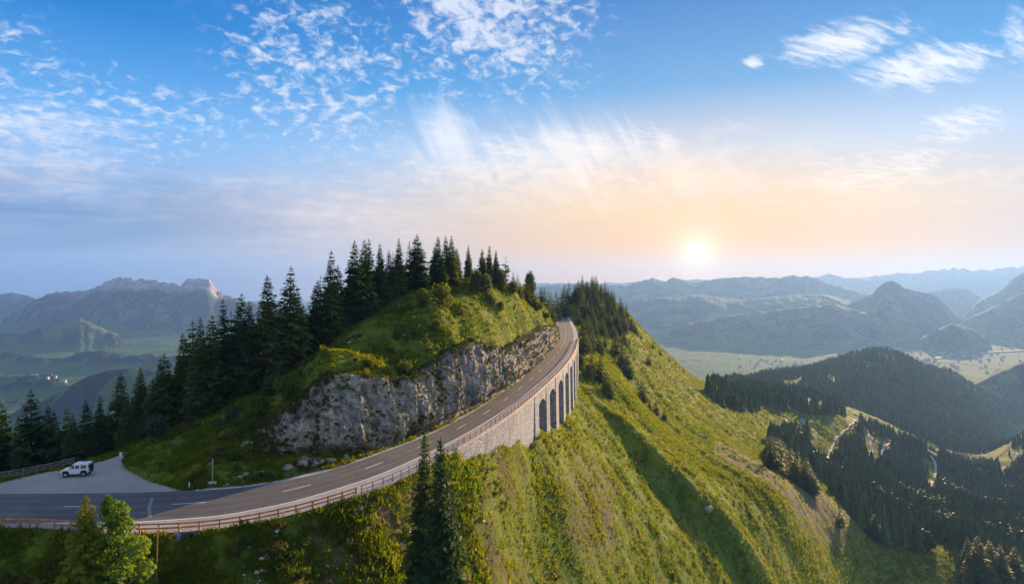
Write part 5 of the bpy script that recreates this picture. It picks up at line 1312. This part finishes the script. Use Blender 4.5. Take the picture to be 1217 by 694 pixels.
pq = pick(90000, 300, 1000, .08, .88, lambda X, Y, Z: (.4 + .6 * sstep(-.3, .3, fbm(X / 14, Y / 14, 3, 203))) * free(X, Y) * (forested(X, Y, Z) < .5) * (1 - .85 * lookup(dirt, YN, X, Y))); m_ = len(pq); s2 = rng.uniform(1.2, 2.4, m_) * (.7 + pq[:, 1] / 900)
pts = np.vstack([pts, pq]); s_ = np.r_[s_, s2]; n = len(pts)
scatter('grass', pts, slope_rot(pts), np.stack([s_, s_, s_ * rng.uniform(.6, 1.2, n)], 1), rng.integers(0, 4, n), tufts)
def dsc(X, Y, Z):
    a, b = project(X, Y, Z); f = sstep(.05, .5, fbm(X / 7, Y / 7, 3, 211)) * (.25 + .75 * sstep(720, 600, a)) * (Y < 260)
    return f * free(X, Y, 1.0) * (a > -60) * (a < 1000) * (b < 720) * .55
pts = pick(42000, 60, 260, -.9, .4, dsc); n = len(pts); s_ = rng.uniform(.5, 1.5, n) * (1 + .6 * (rng.random(n) < .15))
scatter('scrub', pts, slope_rot(pts, .2), np.stack([s_, s_, s_ * rng.uniform(.5, 1.0, n)], 1), rng.integers(0, 4, n), scrubs)
def drk(X, Y, Z):
    a, b = project(X, Y, Z); f = sstep(.1, .5, fbm(X / 9, Y / 9, 3, 221)) * ((b > 545) & (a > 260) & (a < 720)) * .9 + .03 * (a < 760)
    return f * free(X, Y, .5)
pts = pick(12000, 60, 200, -.6, .2, drk); rb = np.repeat(bx[20:-40:2], 5, 0) + np.c_[rng.normal(0, .9, (len(bx[20:-40:2]) * 5, 2)), np.zeros(len(bx[20:-40:2]) * 5)]; rb[:, 2] = height(rb[:, 0], rb[:, 1]); pts = np.vstack([pts, rb[free(rb[:, 0], rb[:, 1], .2)]]); n = len(pts); s_ = .10 + .42 * rng.random(n) ** 3
scatter('loose_stones', pts + [0, 0, .05], rng.uniform(-3, 3, (n, 3)) * [.2, .2, 1], np.stack([s_ * 1.3, s_, s_], 1), rng.integers(0, 4, n), stones)
# plants on the cliff's ledges
cv = CLIFF.reshape(-1, 3); dz = np.zeros(CLIFF.shape[:2]); dz[1:-1] = np.linalg.norm(CLIFF[2:, :, :2] - CLIFF[:-2, :, :2], axis=2) / np.maximum(.03, np.abs(CLIFF[2:, :, 2] - CLIFF[:-2, :, 2]))
pr = sstep(.7, 1.6, dz) * .05 + .005 + .17 * sstep(.05, .35, fbm(aa / 9, zz / 6, 3, 239)) * sstep(.0, .3, fbm(aa / 6, zz / 5, 3, 231)) + .16 * ((vv > .84)[:, None] & (fbm(aa / 5, zz / 5, 2, 237) > -.05)) + .12 * (vv > .95)[:, None] + .04 * (vv < .12)[:, None] + .10 * sstep(545, 640, np.repeat(cpx[None], nv, 0)) * sstep(-.1, .25, fbm(aa / 9, zz / 4, 3, 233))
kp = (rng.random(pr.shape) < pr) & (env > .2)[None]; pts = CLIFF[kp]; n = len(pts); s_ = rng.uniform(.35, 1.0, n)
scatter('cliff_plants', pts, rng.uniform(-.3, .3, (n, 3)) + [0, 0, 1.5], np.stack([s_, s_, s_ * .8], 1), rng.integers(0, 4, n), scrubs)
# woods: the trees of the forests on the right that show largest stand one by one, the rest as one mass
def lowtree(seed):
    g = np.random.default_rng(seed); V = []; Fc = []
    for tier in range(5):
        z0 = .05 + .185 * tier; z1 = z0 + .30; r = .19 * (1 - tier / 5.4); n = 7; b = len(V); ph = g.uniform(0, 6)
        for k_ in range(n):
            a = ph + 6.283 * k_ / n; q = r * g.uniform(.7, 1.25); V.append((math.cos(a) * q, math.sin(a) * q, z0 + g.uniform(-.03, .03)))
        V.append((g.normal(0, .01), g.normal(0, .01), min(1, z1))); Fc += [(b + k_, b + (k_ + 1) % n, b + n) for k_ in range(n)]
    return mesh_np('far_tree', V, np.array(Fc), [MATS['far_needles']], smooth=False)
def lowround(seed):
    g = np.random.default_rng(seed); ctr, a, b = leafball(g, 190, [((0, 0, .58), (.27, .27, .40)), ((.12, .1, .42), (.2, .2, .32)), ((-.1, -.08, .36), (.2, .2, .3))], .07)
    return quads_mesh('far_round_tree', ctr, a, b, MATS['bush_far'])
mat('bush_far', m_foliage, c1=(.042, .074, .022), c2=(.066, .095, .026), trans=.03, sc=.01)
far_protos = proto('far_tree', [lowtree(800 + i) for i in range(5)] + [lowround(810 + i) for i in range(2)])
trackpts = np.vstack([np.array([v.co[:] for v in o.data.vertices]) for o in bpy.data.objects if o.name.startswith('farm_track')])
def dfor(X, Y, Z):
    f = forested(X, Y, Z) * 1.0; a, b = project(X, Y, Z)
    cl = fbm(X / 45, Y / 45, 3, 241); f = f * np.where(Y < 1430, sstep(-.45, -.1, cl), 1)
    return f * (a > 640) * (a < 1300) * (Z > FLOOR + 20)
pts = pick(60000, 380, 2900, .05, .95, dfor); keep = []
tp = trackpts[::3]
for a in range(0, len(pts), 4000):
    q = pts[a:a + 4000]; d = np.min((q[:, None, 0] - tp[None, :, 0]) ** 2 + (q[:, None, 1] - tp[None, :, 1]) ** 2, 1); keep.append(d > 64)
pts = pts[np.concatenate(keep)]
order = np.argsort(pts[:, 1]); pts = pts[order]
cell = {}; sel = []
for i, q in enumerate(pts[:4000]):
    key = (int(q[0] / 5), int(q[1] / 5))
    if key in cell: continue
    cell[key] = 1; sel.append(i)
ind = sel[:105]
for i in ind:
    q = pts[i]; tree(q[0], q[1], rng.uniform(15, 25), 'mid', 'dark spruce at the near edge of the wood in the lower right', 'near edge trees of the lower right wood', rng.uniform(1.0, 1.4))
tell_apart('near edge trees of the lower right wood', [(960, 'by the middle clump'), (1010, 'below the farm tracks'), (1060, 'above the pale spruce'), (1110, 'along the lower meadow'), (1160, 'where the meadow ends'), (1190, 'above the corner group'), (9999, 'at the picture edge')], 'edge spruce', 'of the right wood')
rest = np.ones(len(pts), bool); rest[:ind[-1] + 1] = False
pts = pts[rest]; n = len(pts); h = rng.uniform(11, 24, n) * np.where(pts[:, 1] > 1430, 1.0, 1.0); wd = rng.uniform(.8, 1.35, n)
rd = fbm(pts[:, 0] / 80, pts[:, 1] / 80, 2, 251) + .25 * sstep(1000, 1180, project(pts[:, 0], pts[:, 1], pts[:, 2])[0]) * (pts[:, 1] < 1400) > .45
idx = np.where(rd, rng.integers(5, 7, n), rng.integers(0, 5, n)); h = np.where(rd, h * .85, h)
scatter('forest', pts, np.stack([np.zeros(n), np.zeros(n), rng.uniform(-3, 3, n)], 1), np.stack([h * wd, h * wd, h], 1), idx, far_protos)
# houses of the valley villages, far too many and small to tell apart
hm = MB(); hm.box((0, 0, .4), (1, 1.3, .8)); vil = hm.mesh('village_house', MATS['house_plaster']); rm = MB()
rm.raw([(-.6, -.75, .8), (.6, -.75, .8), (0, -.75, 1.25), (-.6, .75, .8), (.6, .75, .8), (0, .75, 1.25)], [(0, 1, 2), (5, 4, 3), (0, 2, 5, 3), (1, 4, 5, 2)])
vp = proto('village_house', [vil, rm.mesh('village_roof', MATS['roof_slate'])])
VC = []
for px, py, n_, sp in [(1095, 430, 45, 130), (1060, 418, 30, 150), (1035, 405, 35, 160), (1150, 424, 30, 160), (925, 435, 30, 130), (1145, 382, 20, 160), (1190, 400, 30, 220), (1130, 410, 25, 200), (60, 447, 8, 40), (145, 372, 12, 200), (185, 380, 10, 200)]:
    p = hit(px, py, 1400, 14000)
    for _ in range(n_): VC.append((p[0] + rng.normal(0, sp), p[1] + rng.normal(0, sp * 1.5)))
VC = np.array(VC); vz = height(VC[:, 0], VC[:, 1]); n = len(VC); V3 = np.c_[VC, vz]; rr = rng.uniform(-3, 3, n); s_ = rng.uniform(7, 15, n)
scatter('villages', np.vstack([V3, V3]), np.c_[np.zeros((2 * n, 2)), np.r_[rr, rr]], np.repeat(np.r_[s_, s_][:, None], 3, 1), np.r_[np.zeros(n), np.ones(n)], vp)

# ------------------------------------------------------------------ haze
hz = bpy.data.materials.new('haze'); hz.use_nodes = True; t = NT(hz.node_tree); t.n.clear(); out = t.node('ShaderNodeOutputMaterial')
pv = t.node('ShaderNodeVolumePrincipled'); pv.inputs['Density'].default_value = HAZE_DENSITY; pv.inputs['Color'].default_value = (*HAZE_COLOR, 1); pv.inputs['Anisotropy'].default_value = HAZE_G
pv.inputs['Density Attribute'].default_value = ''; t.l.new(pv.outputs[0], out.inputs['Volume'])
zb, zt = float(min(NZ.min(), FZ.min())) - 12, float(max(FZ.max(), NZ.max(), 30)) + 25
MB().box((0, 9000, (zb + zt) / 2), (46000, 21000, zt - zb)).build('haze', hz).update_tag()
tag(bpy.data.objects['haze'], kind='stuff')
